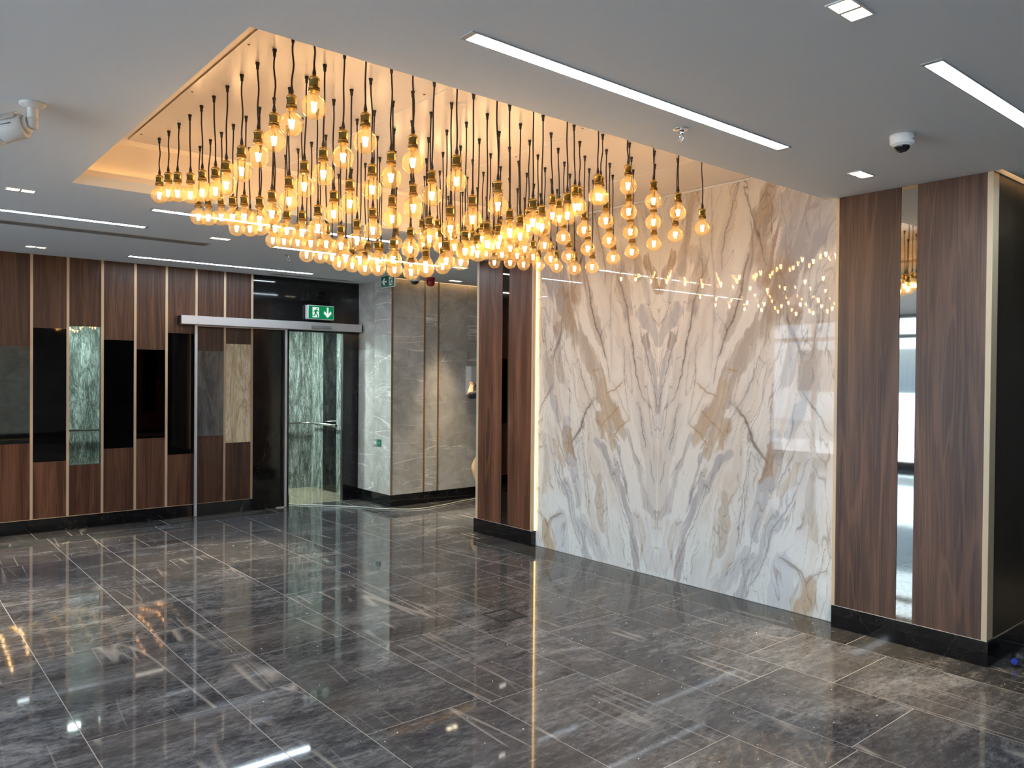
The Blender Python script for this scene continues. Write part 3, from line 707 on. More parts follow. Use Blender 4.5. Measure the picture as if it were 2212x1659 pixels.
def marble_colours(a, z):
    """colours of one slab: a = distance from the bookmatch seam, z = height"""
    wx = (fbm(a * 4, z * 1.8, 11) - .5) * .16 + (fbm(a * 14, z * 5, 21) - .5) * .06
    wz = (fbm(a * 4, z * 2, 31) - .5) * .16
    u, w = a + wx, z + wz
    c = np.empty(a.shape + (3,)); c[:] = (.64, .605, .565)
    t = np.clip((z - .15) / 1.3, 0, 1)[..., None]; c = np.array((.60, .635, .645)) * (1 - t) + c * t
    flow = u - .27 * w
    fibre = fbm(flow * 40, w * 2.2, 81, 4); fibre2 = fbm(flow * 90 + 3, w * 5, 85, 3)
    # soft clouds and streaks that run up and outwards
    st = fbm(flow * 6, w * .9, 41, 5); k = (np.clip((st - .50) * 4.5, 0, 1) * (.45 + .75 * fibre))[..., None] * .55
    c = c * (1 - k) + np.array((.40, .37, .36)) * k
    st = fbm(flow * 9 + 9, w * 1.1, 61, 4); k = (np.clip((st - .55) * 6, 0, 1) * (.4 + .8 * fibre2))[..., None] * .42
    c = c * (1 - k) + np.array((.42, .33, .24)) * k
    ragged = (fbm(flow * 22, w * 2.0, 71, 5) - .5)
    for pts, hw, cc, al, soft in BANDS:
        d, s = seg_dist(u, w, pts)
        d = d + ragged * hw * 2.6
        f = np.clip((hw + soft * .4 - d) / (soft * .6 + .004), 0, 1) * min(1.0, al * 1.2)
        f = f * np.clip(.35 + 1.25 * fibre + .5 * (fibre2 - .5), 0, 1.15)
        f = np.clip(f, 0, 1)[..., None]; c = c * (1 - f) + np.array(cc) * .92 * f
        e = np.exp(-((d - hw) / .0035) ** 2) * al * .55 * np.clip(fibre2 * 2 - .5, 0, 1); e = e[..., None]; c = c * (1 - e) + np.array(cc) * .38 * e
    jit = (fbm(a * 30, z * 18, 91, 4) - .5) * .030
    jz = (fbm(a * 26 + 5, z * 20, 95, 3) - .5) * .020
    wx2 = (fbm(a * 4, z * 1.8, 11) - .5) * .05
    thick = fbm(a * 9, z * 9, 97, 2)
    for pts, hw, cc, al in VEINS:
        d, s = seg_dist(a + jit + wx2, z + jz, pts)
        f = np.exp(-(d / (hw * (.25 + .55 * np.sin(s * 2.9) + .75 * (thick - .3)).clip(.18, 2))) ** 2) * al
        f = f[..., None]; c = c * (1 - f) + np.array(cc) * .85 * f
        f = np.exp(-(d / (hw * 4.5)) ** 2)[..., None] * al * .22; c = c * (1 - f) + (np.array(cc) * .5 + .2) * f
    # hair veins following the flow
    for sd, fr, fz, off, sl, wd, al, cc in ((101, 9, 1.0, 4, .27, .009, .75, (.22, .18, .16)), (121, 6, .9, 14, .33, .007, .65, (.28, .25, .25)), (141, 12, 1.4, 24, .16, .009, .6, (.24, .20, .18)), (161, 7, 1.1, 34, -.18, .005, .55, (.20, .15, .12))):
        h = fbm((u - sl * w) * fr + off, w * fz * .75, sd, 3)
        g = np.clip((fbm(u * 3 + off, w * 1.6, sd + 9) - .44) * 7, 0, 1)
        e = (np.exp(-((h - .5) / wd) ** 2) * al * g)[..., None]; c = c * (1 - e) + np.array(cc) * e
    return np.clip(c, .02, .80)
def marble_slab(sign):
    half, top = 1.476, 3.026; nu, nv = 296, 606
    a = np.linspace(0, half, nu); z = np.linspace(.002, top, nv); A, Z = np.meshgrid(a, z)
    co = np.zeros((nv, nu, 3)); co[..., 0] = 0; co[..., 1] = sign * A + sign * .0008; co[..., 2] = Z
    cc = np.ones((nv, nu, 4)); cc[..., :3] = marble_colours(A, Z)
    idx = np.arange(nu * nv).reshape(nv, nu)
    q = np.stack([idx[:-1, :-1], idx[1:, :-1], idx[1:, 1:], idx[:-1, 1:]] if sign > 0 else [idx[:-1, :-1], idx[:-1, 1:], idx[1:, 1:], idx[1:, :-1]], -1).reshape(-1, 4)
    ring = np.concatenate([idx[0, :], idx[1:, -1], idx[-1, -2::-1], idx[-2:0:-1, 0]])
    back = co.reshape(-1, 3)[ring].copy(); back[:, 0] = .018
    n0 = nu * nv; m_ = len(ring); r2 = np.arange(m_) + n0
    side = np.stack([ring, np.roll(ring, -1), np.roll(r2, -1), r2], -1)
    if sign < 0: side = side[:, ::-1]
    verts = np.concatenate([co.reshape(-1, 3), back]); faces = np.concatenate([q, side])
    me = bpy.data.meshes.new('marble_slab')
    me.vertices.add(len(verts)); me.vertices.foreach_set('co', verts.ravel())
    me.loops.add(faces.size); me.loops.foreach_set('vertex_index', faces.ravel().astype(np.int32))
    me.polygons.add(len(faces)); me.polygons.foreach_set('loop_start', np.arange(0, faces.size, 4, dtype=np.int32))
    me.update(calc_edges=True)
    at_ = me.attributes.new('stone_colour', 'FLOAT_COLOR', 'POINT')
    at_.data.foreach_set('color', np.concatenate([cc.reshape(-1, 4), cc.reshape(-1, 4)[ring]]).ravel())
    me.materials.append(MATS['feature_marble'])
    o = bpy.data.objects.new('marble_slab', me); col.objects.link(o); attach(o, wr, (XM, 4.008, 0)); return o
marble_slab(1); marble_slab(-1)

# ---- back wall, far side wall, window front
wb = struct(MB().box(XW, XE, YB - .2, YB - .014, 0, ZC + .06).build('wall_back', 'wall_paint'), 'wall behind the photographer, grey stone and walnut')
x = XW
while x < XE - .01:
    b = min(x + .9, XE); mt = 'grey_marble' if x < 3.9 else 'walnut'
    for z0, z1 in ((.14, 1.40), (1.402, ZC)):
        box('wall_slab', mt, x + .001, b - .001, YB - .014, YB, z0, z1, wb)
    x += .9
box('skirting_stone', 'black_granite', XW, XE, YB, YB + .012, .0005, .138, wb)
for a, z0, z1 in ((4.9, .75, 1.95), (5.6, .6, 2.1), (6.3, .8, 1.9)): box('black_glass_panel', 'black_glass', a, a + .32, YB, YB + .006, z0, z1, wb)
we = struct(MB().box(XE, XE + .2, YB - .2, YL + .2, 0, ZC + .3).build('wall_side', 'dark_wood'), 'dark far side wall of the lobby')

w1 = struct(empty('window_1', (XW, 3.0, 0)), 'glazed shop front with dark frames')
posts = [YB, -2.0, -.4, 1.2, 2.8, 4.4, 5.6, 7.0, 8.0, YL]
for a, b in zip(posts, posts[1:]):
    for z0, z1 in ((.12, 2.33), (2.41, ZC - .07)):
        box('window_pane', 'window_glass', XW - .08, XW - .072, a + .03, b - .03, z0, z1, w1)
for y in posts: box('window_post', 'aluminium_dark', XW - .12, XW - .03, y - .03, y + .03, 0, ZC, w1)
for z0, z1 in ((.0, .12), (2.33, 2.41), (ZC - .07, ZC + .02)): box('window_bar', 'aluminium_dark', XW - .115, XW - .035, YB, YL, z0, z1, w1)
box('window_sill', 'sill_stone', XW - .20, XW + .0, YB, YL, -.02, -.0002, w1)

# outside
gp = struct(MB().box(-11, XW - .2, -18, 24, -.30, -.16).build('pavement', 'pavement_stone'), 'pale stone pavement outside the windows')
rd = struct(MB().box(-40, -11, -40, 40, -.42, -.30).build('road', 'asphalt'), 'grey road beyond the pavement')
bd = struct(empty('building', (-24, 6, -.3)), 'pale plastered building across the road')
box('building_wall', 'facade_white', -30, -24, -14, 26, -.3, 9, bd)
for k in range(9):
    for z in (1.0, 4.6):
        box('building_window', 'house_window', -24.02, -23.98, -12 + k * 4.2, -10 + k * 4.2, z, z + 1.9, bd)
rl = tag(empty('street_railing', (-10.6, 4, -.16)), 'grey tubular railing at the pavement edge', 'railing')
for y in range(-2, 14, 2): MB().tube([(-10.6, y, -.16), (-10.6, y, .86)], .025, 8).build('railing_post', 'light_grey_metal', rl)
for z in (.42, .86): MB().tube([(-10.6, -2, z), (-10.6, 12, z)], .022, 8).build('railing_bar', 'light_grey_metal', rl)

# ================================================================== THE THINGS
# ---- columns clad in walnut beside the feature marble
def column(label, xf, ys, woods, trims, mirror, mmat, wmat, side_y=None, back=XE):
    """ys: whole front (y0, y1); woods/trims/mirror: y ranges on the front face"""
    c = tag(empty('clad_column', (xf, (ys[0] + ys[1]) / 2, 0)), label, 'column')
    zt = ZC - .002
    box('column_core', 'wall_paint', xf + .012, XM + .018, ys[0] + .012, ys[1] - .012, 0, zt, c)
    for a, b in woods: box('walnut_board', wmat, xf, xf + .012, a, b, .142, zt, c)
    for a, b in trims: box('edge_trim', 'cream_trim', xf - .002, XM + .01, a, b, .142, zt, c)
    box('mirror_strip', mmat, xf + .003, xf + .012, mirror[0], mirror[1], .142, zt - .022, c)
    box('mirror_cap', 'brass_trim', xf + .003, xf + .012, mirror[0], mirror[1], zt - .021, zt, c)
    box('skirting_stone', 'black_granite', xf - .006, XM + .016, ys[0] - (.006 if side_y else -.0), ys[1] - .002, .0005, .140, c)
    box('skirting_bead', 'light_grey_metal', xf - .004, xf, ys[0], ys[1], .1402, .1418, c)
    return c
cn = column('walnut clad column with a bright mirror strip and dark side', XCR, (1.60, 2.506), [(1.632, 2.004), (2.102, 2.484)], [(1.602, 1.631), (2.485, 2.505)], (2.006, 2.100), 'silver_mirror', 'walnut_grey', side_y=1.6)
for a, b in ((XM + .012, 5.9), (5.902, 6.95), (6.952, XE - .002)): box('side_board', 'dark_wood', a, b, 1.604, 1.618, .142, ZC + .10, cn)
box('side_skirting', 'black_granite', XM + .018, XE - .002, 1.594, 1.6195, .0005, .138, cn)
box('side_bead', 'champagne_trim', XM + .012, XE - .002, 1.598, 1.6035, .1385, .1418, cn)
cf = column('walnut clad column with a dark bronze mirror strip and glowing edge', XCF, (5.455, 6.352), [(5.480, 5.815), (5.920, 6.290)], [(5.456, 5.479), (6.291, 6.325)], (5.817, 5.918), 'bronze_mirror', 'walnut_warm')
box('led_strip', 'led_edge', XM - .020, XM - .006, 5.4505, 5.4555, .145, ZC + .02, cf)
# led strip hidden behind the trim of the near column
box('led_strip', 'led_edge', XM - .02, XM - .012, 2.507, 2.512, .145, ZC - .01, cn)

# ---- pendant bulbs: 12 rows x 12, cord lengths follow a folded wave
G0, GI, GJ = (1.406, 5.044), (.245, .008), (0.0, -.191)
BASE = [.686, .588, .550, .499, .428, .388, .452, .598, .690, .645, .602, .556]
mb = MB()
prof = [(.0140, .072), (.0140, .0595), (.0148, .0552), (.0172, .0505), (.0210, .0462)]
for k in range(1, 15):
    an = R(25 + k * 11.0)
    prof.append((.0505 * math.sin(an), .0505 * math.cos(an)))
prof = [q for q in prof if q[0] > .0012]
me_globe = MB().lathe(prof[::-1] + [], 28, caps=False).mesh('bulb_globe', 'bulb_glass')
fil = MB()
for k in range(4):
    an = R(45 + 90 * k)
    fil.tube([(.0045 * math.cos(an), .0045 * math.sin(an), -.020), (.0110 * math.cos(an), .0110 * math.sin(an), .017)], .0030, 7)
me_fil = fil.mesh('filament', 'filament_glow')
me_stem = MB().lathe([(.0015, -.018), (.002, .012), (.004, .024), (.0095, .045), (.0115, .060)], 10).mesh('glass_stem', 'bulb_glass')
sk = MB(); sp_ = [(.0125, .056), (.0205, .058), (.0205, .066)]
me_rim = MB().lathe([(.0130, 0.0605), (.0232, 0.0605), (.0240, 0.0635), (.0240, 0.0665), (.0215, 0.0685), (.0215, 0.0715), (.0232, 0.0730), (.0232, 0.0765), (.0205, 0.0778)], 24).mesh('socket_ring', 'brass_dark')
me_sock = MB().lathe([(.0198, 0.0775), (.0198, 0.1065), (.0225, 0.1075), (.0228, 0.1110), (.0215, 0.1140), (.0170, 0.1195), (.0100, 0.1235), (.0072, 0.1250), (.0072, 0.1305), (.0045, 0.1310)], 24).mesh('socket', 'brass')
me_relief = MB().lathe([(.0078, 0.1300), (.0078, 0.1380), (.0060, 0.1460), (.0042, 0.1590), (.0030, 0.1592)], 12).mesh('cable_grip', 'black_rubber')
me_top = MB().lathe([(.0036, -.034), (.0066, -.030), (.0075, -.012), (.0098, -.008), (.0098, -.0002), (.004, .0)], 12).mesh('ceiling_grip', 'black_rubber')
def link(me, name, parent, loc):
    o = bpy.data.objects.new(name, me); col.objects.link(o); attach(o, parent, loc); return o
rp = random.Random(3)
ORD = ['first', 'second', 'third', 'fourth', 'fifth', 'sixth', 'seventh', 'eighth', 'ninth', 'tenth', 'eleventh', 'twelfth']
for i in range(12):
    for j in range(12):
        gx = G0[0] + i * GI[0] + j * GJ[0]; gy = G0[1] + i * GI[1] + j * GJ[1]
        z = 2.0 + BASE[i] + .0305 * (abs(j - 5.5) - 5.5) + rp.uniform(-.008, .008)
        bx_, by_ = gx + rp.uniform(-.009, .009), gy + rp.uniform(-.009, .009)
        t = tag(empty('pendant_light', (bx_, by_, z)), f'amber bulb on black cord, {ORD[11 - i]} row out from white marble, {ORD[j]} from panelled wall end', 'pendant light', 'pendant bulbs under the ceiling recess')
        link(me_top, 'ceiling_grip', t, (gx, gy, ZP - .0006))
        z0, z1 = z + .156, ZP - .030
        n = 9; ph = rp.uniform(0, 6.3); am = rp.uniform(.0015, .0055); am2 = rp.uniform(-.004, .004)
        pts = []
        for k in range(n):
            s = k / (n - 1); e = math.sin(math.pi * s)
            pts.append((bx_ + (gx - bx_) * s + am * e * math.sin(ph + s * 6), by_ + (gy - by_) * s + am2 * e * math.cos(ph + s * 5), z0 + (z1 - z0) * s))
        MB().tube(pts, .0037, 6).build('cord', 'cord_fabric', t)
        link(me_relief, 'cable_grip', t, (bx_, by_, z))
        so = link(me_sock, 'socket', t, (bx_, by_, z)); link(me_rim, 'socket_ring', so, (bx_, by_, z))
        gl = link(me_globe, 'bulb_globe', t, (bx_, by_, z)); f_ = link(me_fil, 'filament', gl, (bx_, by_, z)); f_.rotation_euler.z = rp.uniform(0, 6)
        link(me_stem, 'glass_stem', gl, (bx_, by_, z))

# ---- linear ceiling lights
def linear(x0, x1, y0, label):
    w = .062; t = tag(empty('linear_light', ((x0 + x1) / 2, y0 + w / 2, ZC)), label, 'ceiling light', 'linear lights set in the ceiling')
    m_ = MB(); e = .006
    m_.box(x0 - .022, x0, y0 - e, y0 + w + e, ZC - .004, ZC - .0003).box(x1, x1 + .022, y0 - e, y0 + w + e, ZC - .004, ZC - .0003)
    m_.box(x0, x1, y0 - e, y0, ZC - .004, ZC - .0003).box(x0, x1, y0 + w, y0 + w + e, ZC - .004, ZC - .0003)
    m_.build('housing', 'light_grey_metal', t)
    box('diffuser', 'linear_diffuser', x0, x1, y0, y0 + w, ZC - .0022, ZC - .0004, t)
linear(1.60, 3.56, 2.108, 'long cool white linear light beside the warm recess and a sprinkler')
linear(3.01, 4.99, 1.175, 'long cool white linear light past the small dome camera by the bright mirror column')
linear(-.24, 1.745, 6.615, 'long cool white linear light running beside the long slot air vent')
linear(2.06, 4.02, 8.37, 'long cool white linear light close to the walnut panelled wall, above the door header')
linear(1.60, 3.60, 5.855, 'long cool white linear light behind the far edge of the recess, half hidden by bulbs')
linear(2.90, 4.72, 6.82, 'long cool white linear light in front of the grey pier, almost hidden by bulbs')
for x0, y0, w_ in ((-3.6, 2.108, 'between the recess and the shop front'), (-3.6, 5.855, 'near the shop front and panelled wall corner'), (-.6, .2, 'above the middle of the entrance side'), (-3.6, .2, 'above the shop front entrance'),
                   (-.6, -1.6, 'near the grey stone back wall'), (2.6, -1.6, 'near the walnut end of the back wall')):
    linear(x0, x0 + 1.97, y0, 'long cool white linear light ' + w_)

# ---- twin downlights
def downlight(x, y, label, spot=True):
    t = tag(empty('twin_downlight', (x, y, ZC)), label, 'ceiling light', 'twin downlights set in the ceiling')
    hx, hy = .083, .041; m_ = MB()
    for a, b, c, d in ((-hx, hx, -hy, -.034), (-hx, hx, .034, hy), (-hx, -.076, -.034, .034), (.076, hx, -.034, .034), (-.0065, .0065, -.034, .034)):
        m_.box(x + a, x + b, y + c, y + d, ZC - .005, ZC - .0003)
    m_.build('frame', 'white_plastic', t)
    for s in (-1, 1):
        x0 = x + s * .0413
        box('lens', 'lens_glow', x0 - .0345, x0 + .0345, y - .0335, y + .0335, ZC - .003, ZC - .0005, t)
    if spot:
        ld = bpy.data.lights.new('downlight_beam', 'SPOT'); ld.energy = W_SPOT * 4; ld.color = (1.0, .80, .52); ld.spot_size = R(46); ld.spot_blend = 1.0; ld.shadow_soft_size = .04
        o = bpy.data.objects.new('downlight_beam', ld); col.objects.link(o); attach(o, t, (x, y, ZC - .012))
downlight(.79, 5.83, 'twin square downlight beyond the far corner of the recess')
downlight(1.26, 8.395, 'twin square downlight close to the walnut panelled wall')
downlight(2.38, 6.755, 'twin square downlight at the end of the long slot air vent')
downlight(4.345, 2.12, 'twin square downlight between the recess and the bright mirror column')
downlight(2.38, 1.203, 'twin square downlight between two long linear lights')
downlight(5.61, 7.78, 'twin square downlight beside the red alarm sounder')
downlight(4.95, 6.78, 'twin square downlight between the far column and the grey pier')
downlight(-1.2, 1.2, 'added unseen twin downlight over the entrance side of the lobby')  # added out of view for more light, like those that follow
downlight(6.4, .9, 'added unseen twin downlight beside the dark side of the near column')
downlight(-2.8, 5.83, 'added unseen twin downlight near the shop front windows')

# ---- slot air vents
def slot_vent(x0, x1, y0, y1, n, label):
    t = tag(empty('slot_vent', ((x0 + x1) / 2, (y0 + y1) / 2, ZC)), label, 'air vent')
    m_ = MB(); e = .010
    m_.box(x0 - e, x1 + e, y0 - e, y0, ZC - .006, ZC - .0003).box(x0 - e, x1 + e, y1, y1 + e, ZC - .006, ZC - .0003).box(x0 - e, x0, y0, y1, ZC - .006, ZC - .0003).box(x1, x1 + e, y0, y1, ZC - .006, ZC - .0003)
    m_.build('vent_frame', 'light_grey_metal', t)
    box('vent_back', 'vent_dark', x0, x1, y0, y1, ZC - .0012, ZC - .0003, t)
    for k in range(n):
        y = y0 + (k + .5) * (y1 - y0) / n; w = (y1 - y0) / n * .30
        box('vent_slat', 'vent_grey', x0 + .001, x1 - .001, y - w, y + w, ZC - .0052, ZC - .0014, t)
slot_vent(-1.2, 2.40, 7.075, 7.225, 4, 'long grey slot air vent with narrow slats beside a linear light')
slot_vent(3.66, 4.70, 8.68, 8.73, 2, 'short narrow slot air vent above the doorway')

# ---- sprinklers
def sprinkler(x, y, label):
    t = tag(empty('sprinkler', (x, y, ZC)), label, 'sprinkler', 'fire sprinklers on the ceiling')
    MB().lathe([(.012, -.007), (.026, -.007), (.036, -.0035), (.038, -.0004), (.01, -.0003)], 24, (x, y, ZC)).build('rose', 'chrome', t)
    MB().lathe([(.004, -.030), (.010, -.026), (.011, -.008), (.009, -.0072)], 12, (x, y, ZC)).build('nozzle', 'chrome', t)
    for s in (-1, 1): MB().tube([(x + s * .009, y, ZC - .024), (x + s * .013, y, ZC - .038), (x + s * .006, y, ZC - .052)], .0022, 6).build('frame_arm', 'chrome', t)
    MB().lathe([(.003, -.057), (.0145, -.0565), (.0145, -.0545), (.003, -.050)], 14, (x, y, ZC)).build('deflector', 'chrome', t)
sprinkler(2.94, 2.29, 'small chrome fire sprinkler between the recess and a linear light')
sprinkler(3.217, 7.24, 'small chrome fire sprinkler beyond the hanging bulbs')

# ---- dome cameras
def dome_camera(x, y, label, s=1.0):
    t = tag(empty('dome_camera', (x, y, ZC)), label, 'security camera', 'white dome cameras on the ceiling')
    MB().lathe([(.036 * s, -.050 * s), (.046 * s, -.050 * s), (.052 * s, -.043 * s), (.055 * s, -.012 * s), (.055 * s, -.001), (.02, -.0005)], 32, (x, y, ZC)).build('body', 'white_plastic', t)
    pr_ = [(.0365 * s * math.cos(R(a)), -.0505 * s - .033 * s * math.sin(R(a))) for a in range(88, -1, -11)]
    d = MB().lathe(pr_, 28, (x, y, ZC)).build('dome', 'dome_black', t)
    MB().lathe([(.0365 * s, -.0545 * s), (.0395 * s, -.0545 * s), (.0395 * s, -.0502 * s), (.0365 * s, -.0502 * s)], 28, (x, y, ZC), caps=False).build('dome_ring', 'white_plastic', t)
    box('maker_plate', 'vent_grey', x - .014 * s, x + .002 * s, y - .0562 * s, y - .0540 * s, ZC - .034 * s, ZC - .029 * s, t)
dome_camera(3.79, 1.655, 'white dome camera with black lens near the bright mirror column', 1.0)
dome_camera(4.98, 7.72, 'white dome camera with black lens near the red alarm and grey pier', 1.25)

# ---- bullet camera
bc = tag(empty('bullet_camera', (.575, 3.92, ZC)), 'white bullet security camera on a round ceiling bracket', 'security camera')
cx, cy = .575, 3.92
MB().lathe([(.026, -.022), (.038, -.018), (.047, -.012), (.051, -.010), (.051, -.0004), (.01, -.0003)], 32, (cx, cy, ZC)).build('ceiling_plate', 'white_plastic', bc)
MB().lathe([(.021, -.068), (.0225, -.064), (.0225, -.020), (.026, -.0185)], 24, (cx, cy, ZC)).build('bracket_stem', 'white_plastic', bc)
MB().lathe([(.010, -.112), (.0215, -.108), (.0225, -.070), (.021, -.0685)], 24, (cx, cy, ZC)).build('bracket_knuckle', 'white_plastic', bc)
for k in (-1, 1): MB().lathe([(.002, -.001), (.003, .0012)], 6, (cx + k * .034, cy + .018 * k, ZC - .0165)).build('screw_head', 'steel', bc)
dirx = Vector((-.80, .52, -.26)).normalized()          # lens points to the window side
def bar(name, mat, s0, s1, r0, r1, seg=20, off=0.0):
    a = Vector((cx, cy, ZC - .090 - off)) + dirx * s0; b = Vector((cx, cy, ZC - .090 - off)) + dirx * s1
    return MB().tube([a, a + (b - a) * .08, a + (b - a) * .92, b], [r0 * .93, r0, r1, r1 * .95], seg).build(name, mat, bc)
bar('neck_ring', 'white_plastic', .014, .030, .033, .037, 24)
body = bar('camera_body', 'white_plastic', .0305, .130, .052, .057, 28)
bar('camera_front', 'white_plastic', .1305, .240, .0575, .0575, 28)
bar('lens_glass', 'dome_black', .2405, .246, .049, .049, 24)
# curved sun shield over the body
up = Vector((0, 0, 1)); si = dirx.cross(up).normalized(); u2 = si.cross(dirx).normalized()
sh = MB(); org = Vector((cx, cy, ZC - .090))
ring = []
for r_ in (.0600, .0635):
    for s_ in (.045, .262):
        ring.append([org + dirx * s_ + (si * math.cos(R(a)) + u2 * math.sin(R(a))) * r_ for a in range(8, 173, 15)])
n_ = len(ring[0]); sh.v = [tuple(q) for rr in ring for q in rr]
for k in range(n_ - 1):
    for a, b in ((0, 1), (2, 3), (0, 2), (1, 3)):
        sh.f.append((a * n_ + k, a * n_ + k + 1, b * n_ + k + 1, b * n_ + k)); sh.m.append(0); sh.sm.append(True)
for k in (0, n_ - 1): sh.f.append((k, n_ + k, 3 * n_ + k, 2 * n_ + k)); sh.m.append(0); sh.sm.append(False)
sh.build('sun_shield', 'white_plastic', bc)
pc = org + dirx * .085 - si * .0560 + u2 * .004
MB().tube([pc - dirx * .020, pc + dirx * .020], .0024, 6).build('maker_plate', 'vent_grey', bc)

# ---- red alarm sounder
al = tag(empty('alarm_sounder', (5.21, 7.73, ZC)), 'dark red fire alarm sounder on the ceiling near the grey pier', 'fire alarm')
MB().lathe([(.050, -.030), (.052, -.026), (.052, -.0004), (.02, -.0003)], 28, (5.21, 7.73, ZC)).build('sounder_base', 'alarm_red', al)
MB().lathe([(.012, -.106), (.034, -.100), (.046, -.084), (.050, -.060), (.050, -.0305), (.02, -.0302)], 28, (5.21, 7.73, ZC)).build('sounder_body', 'alarm_red', al)

# ---- exit signs
def sign_shapes(parent, P0, flip, green, white, with_arrow):
    """P(u, v) maps the sign face (u 0..2, v 0..1) to space as thin plates"""
    def plate(name, mat, pts, lift):
        m_ = MB(); m_.poly([P(u, v, lift) for u, v in pts]); return m_.build(name, mat, parent)
    P = P0
    plate('sign_face', green, [(.0, .0), (2.0, .0), (2.0, 1.0), (.0, 1.0)], .0006)
    if with_arrow == 'left': P = lambda u, v, l: P0(u + .92, v, l)
    plate('door_symbol', white, [(.30, .10), (.82, .10), (.82, .90), (.30, .90)], .0012)
    # running man: head, body, arms, legs
    head = [(.665 + .055 * math.cos(R(a)), .80 + .055 * math.sin(R(a))) for a in range(0, 360, 40)]
    plate('running_man_head', green, head, .0018)
    plate('running_man_body', green, [(.47, .40), (.60, .40), (.68, .66), (.60, .73), (.50, .69)], .0018)
    plate('running_man_arm', green, [(.50, .69), (.40, .58), (.36, .50), (.40, .48), (.46, .55), (.53, .62)], .0018)
    plate('running_man_arm', green, [(.64, .68), (.72, .56), (.80, .58), (.80, .63), (.74, .63), (.67, .72)], .0018)
    plate('running_man_leg', green, [(.47, .42), (.44, .28), (.24, .27), (.24, .21), (.50, .21), (.56, .38)], .0018)
    plate('running_man_leg', green, [(.53, .40), (.66, .28), (.70, .10), (.77, .10), (.73, .32), (.60, .44)], .0018)
    if with_arrow == 'down':
        plate('arrow_symbol', white, [(1.45, .92), (1.45, .45), (1.26, .64), (1.20, .44), (1.52, .10), (1.84, .44), (1.78, .64), (1.59, .45), (1.59, .92)], .0012)
    else:
        P = lambda u, v, l: P0(u - 1.02, v, l)
        plate('arrow_symbol', white, [(1.90, .57), (1.50, .57), (1.66, .78), (1.48, .84), (1.16, .50), (1.48, .16), (1.66, .22), (1.50, .43), (1.90, .43)], .0012)
es = tag(empty('exit_sign', (4.34, 8.86, 2.27)), 'lit green exit sign with running man and down arrow', 'exit sign')
SX0, SX1, SZ0, SZ1, SY = 4.190, 4.520, 2.275, 2.432, 8.850
o = box('sign_case', 'white_plastic', SX0 - .008, SX1 + .008, SY, YL - .001, SZ0 - .008, SZ1 + .008, es, .004)
sign_shapes(es, lambda u, v, l: (SX0 + u / 2 * (SX1 - SX0), SY - l, SZ0 + v * (SZ1 - SZ0)), 1, 'sign_green', 'sign_white', 'down')
hs = tag(empty('hanging_exit_sign', (4.70, 7.86, ZC)), 'green exit sign with left arrow hanging from the ceiling', 'exit sign')
HY0, HY1, HZ0, HZ1, HX = 7.70, 7.99, 2.615, 2.757 - .012, 4.69
box('sign_case', 'white_plastic', HX, HX + .012, HY0 - .006, HY1 + .006, HZ0 - .006, HZ1, hs)
for y in (HY0 + .05, HY1 - .05): MB().tube([(HX + .006, y, HZ1 - .001), (HX + .006, y, ZC - .0003)], .003, 6).build('hanger_rod', 'steel', hs)
# seen from the window side the arrow stands at the far (left) end
sign_shapes(hs, lambda u, v, l: (HX - l, HY1 - (u / 2) * (HY1 - HY0), HZ0 + v * (HZ1 - .004 - HZ0)), 1, 'sign_green_paint', 'sign_white_paint', 'left')

# ---- sliding door
gd = struct(empty('door_1', (3.4, 8.86, 0)), 'sliding glass door with slim aluminium stiles, slid open')
GX0, GX1, GY = 2.852, 3.925, 8.872
box('door_leaf', 'door_glass', GX0 + .026, GX1 - .026, GY - .004, GY + .004, .012, 2.125, gd)
box('door_stile', 'aluminium', GX0, GX0 + .026, GY - .014, GY + .014, .006, 2.128, gd)
box('door_stile', 'aluminium', GX1 - .026, GX1, GY - .014, GY + .014, .006, 2.128, gd)
box('door_top_rail', 'aluminium', GX0 + .0262, GX1 - .0262, GY - .012, GY + .012, 2.118, 2.1285, gd)
box('floor_guide', 'light_grey_metal', GX1 - .12, GX1 - .03, GY - .020, GY + .020, .0003, .011, gd)
hd = tag(empty('door_header', (3.8, 8.86, 2.13)), 'long silver sliding door operator box above the glass door', 'door operator')
box('header_box', 'aluminium', 2.688, 4.895, 8.800, YL - .0045, 2.132, 2.228, hd, .004)
box('header_end', 'black_plastic', 2.680, 2.6875, 8.802, YL - .0045, 2.134, 2.226, hd)
box('header_end', 'black_plastic', 4.8955, 4.903, 8.802, YL - .0045, 2.134, 2.226, hd)
sb = MB().prism([(8.7995, 2.150), (8.7995, 2.186), (8.782, 2.180), (8.774, 2.162), (8.778, 2.150)], 'x', 4.20, 4.46).build('motion_sensor', 'vent_grey', hd)
box('header_seal', 'black_plastic', DX0 - .03, 4.90, 8.90, YL - .0046, 2.1135, 2.1315, hd)

# ---- electrical panel, wall socket, cable
ep = tag(empty('control_panel', (6.25, YP, 1.34)), 'light grey wall control panel with small screen and green knobs behind the far column', 'control panel')
box('panel_case', 'light_grey_metal', 6.03, 6.43, YP - .11, YP - .0006, 1.345, 1.715, ep, .004)
box('panel_door', 'light_grey_metal', 6.042, 6.418, YP - .116, YP - .1105, 1.357, 1.703, ep)
box('panel_label', 'sign_white_paint', 6.13, 6.33, YP - .1178, YP - .1165, 1.675, 1.695, ep)
box('panel_screen', 'blue_screen', 6.13, 6.33, YP - .1178, YP - .1165, 1.60, 1.645, ep)
for k in range(5):
    o = MB().tube([(6.115 + k * .04, YP - .1305, 1.465), (6.115 + k * .04, YP - .1165, 1.465)], [.013, .015], 14).build('knob', 'knob_green', ep)
ws = tag(empty('wall_socket', (XP, 8.44, .71)), 'small green and grey double wall plate low on the grey pier', 'wall socket')
box('plate', 'vent_grey', XP - .010, XP - .0006, 8.445, 8.535, .712, .800, ws, .002)
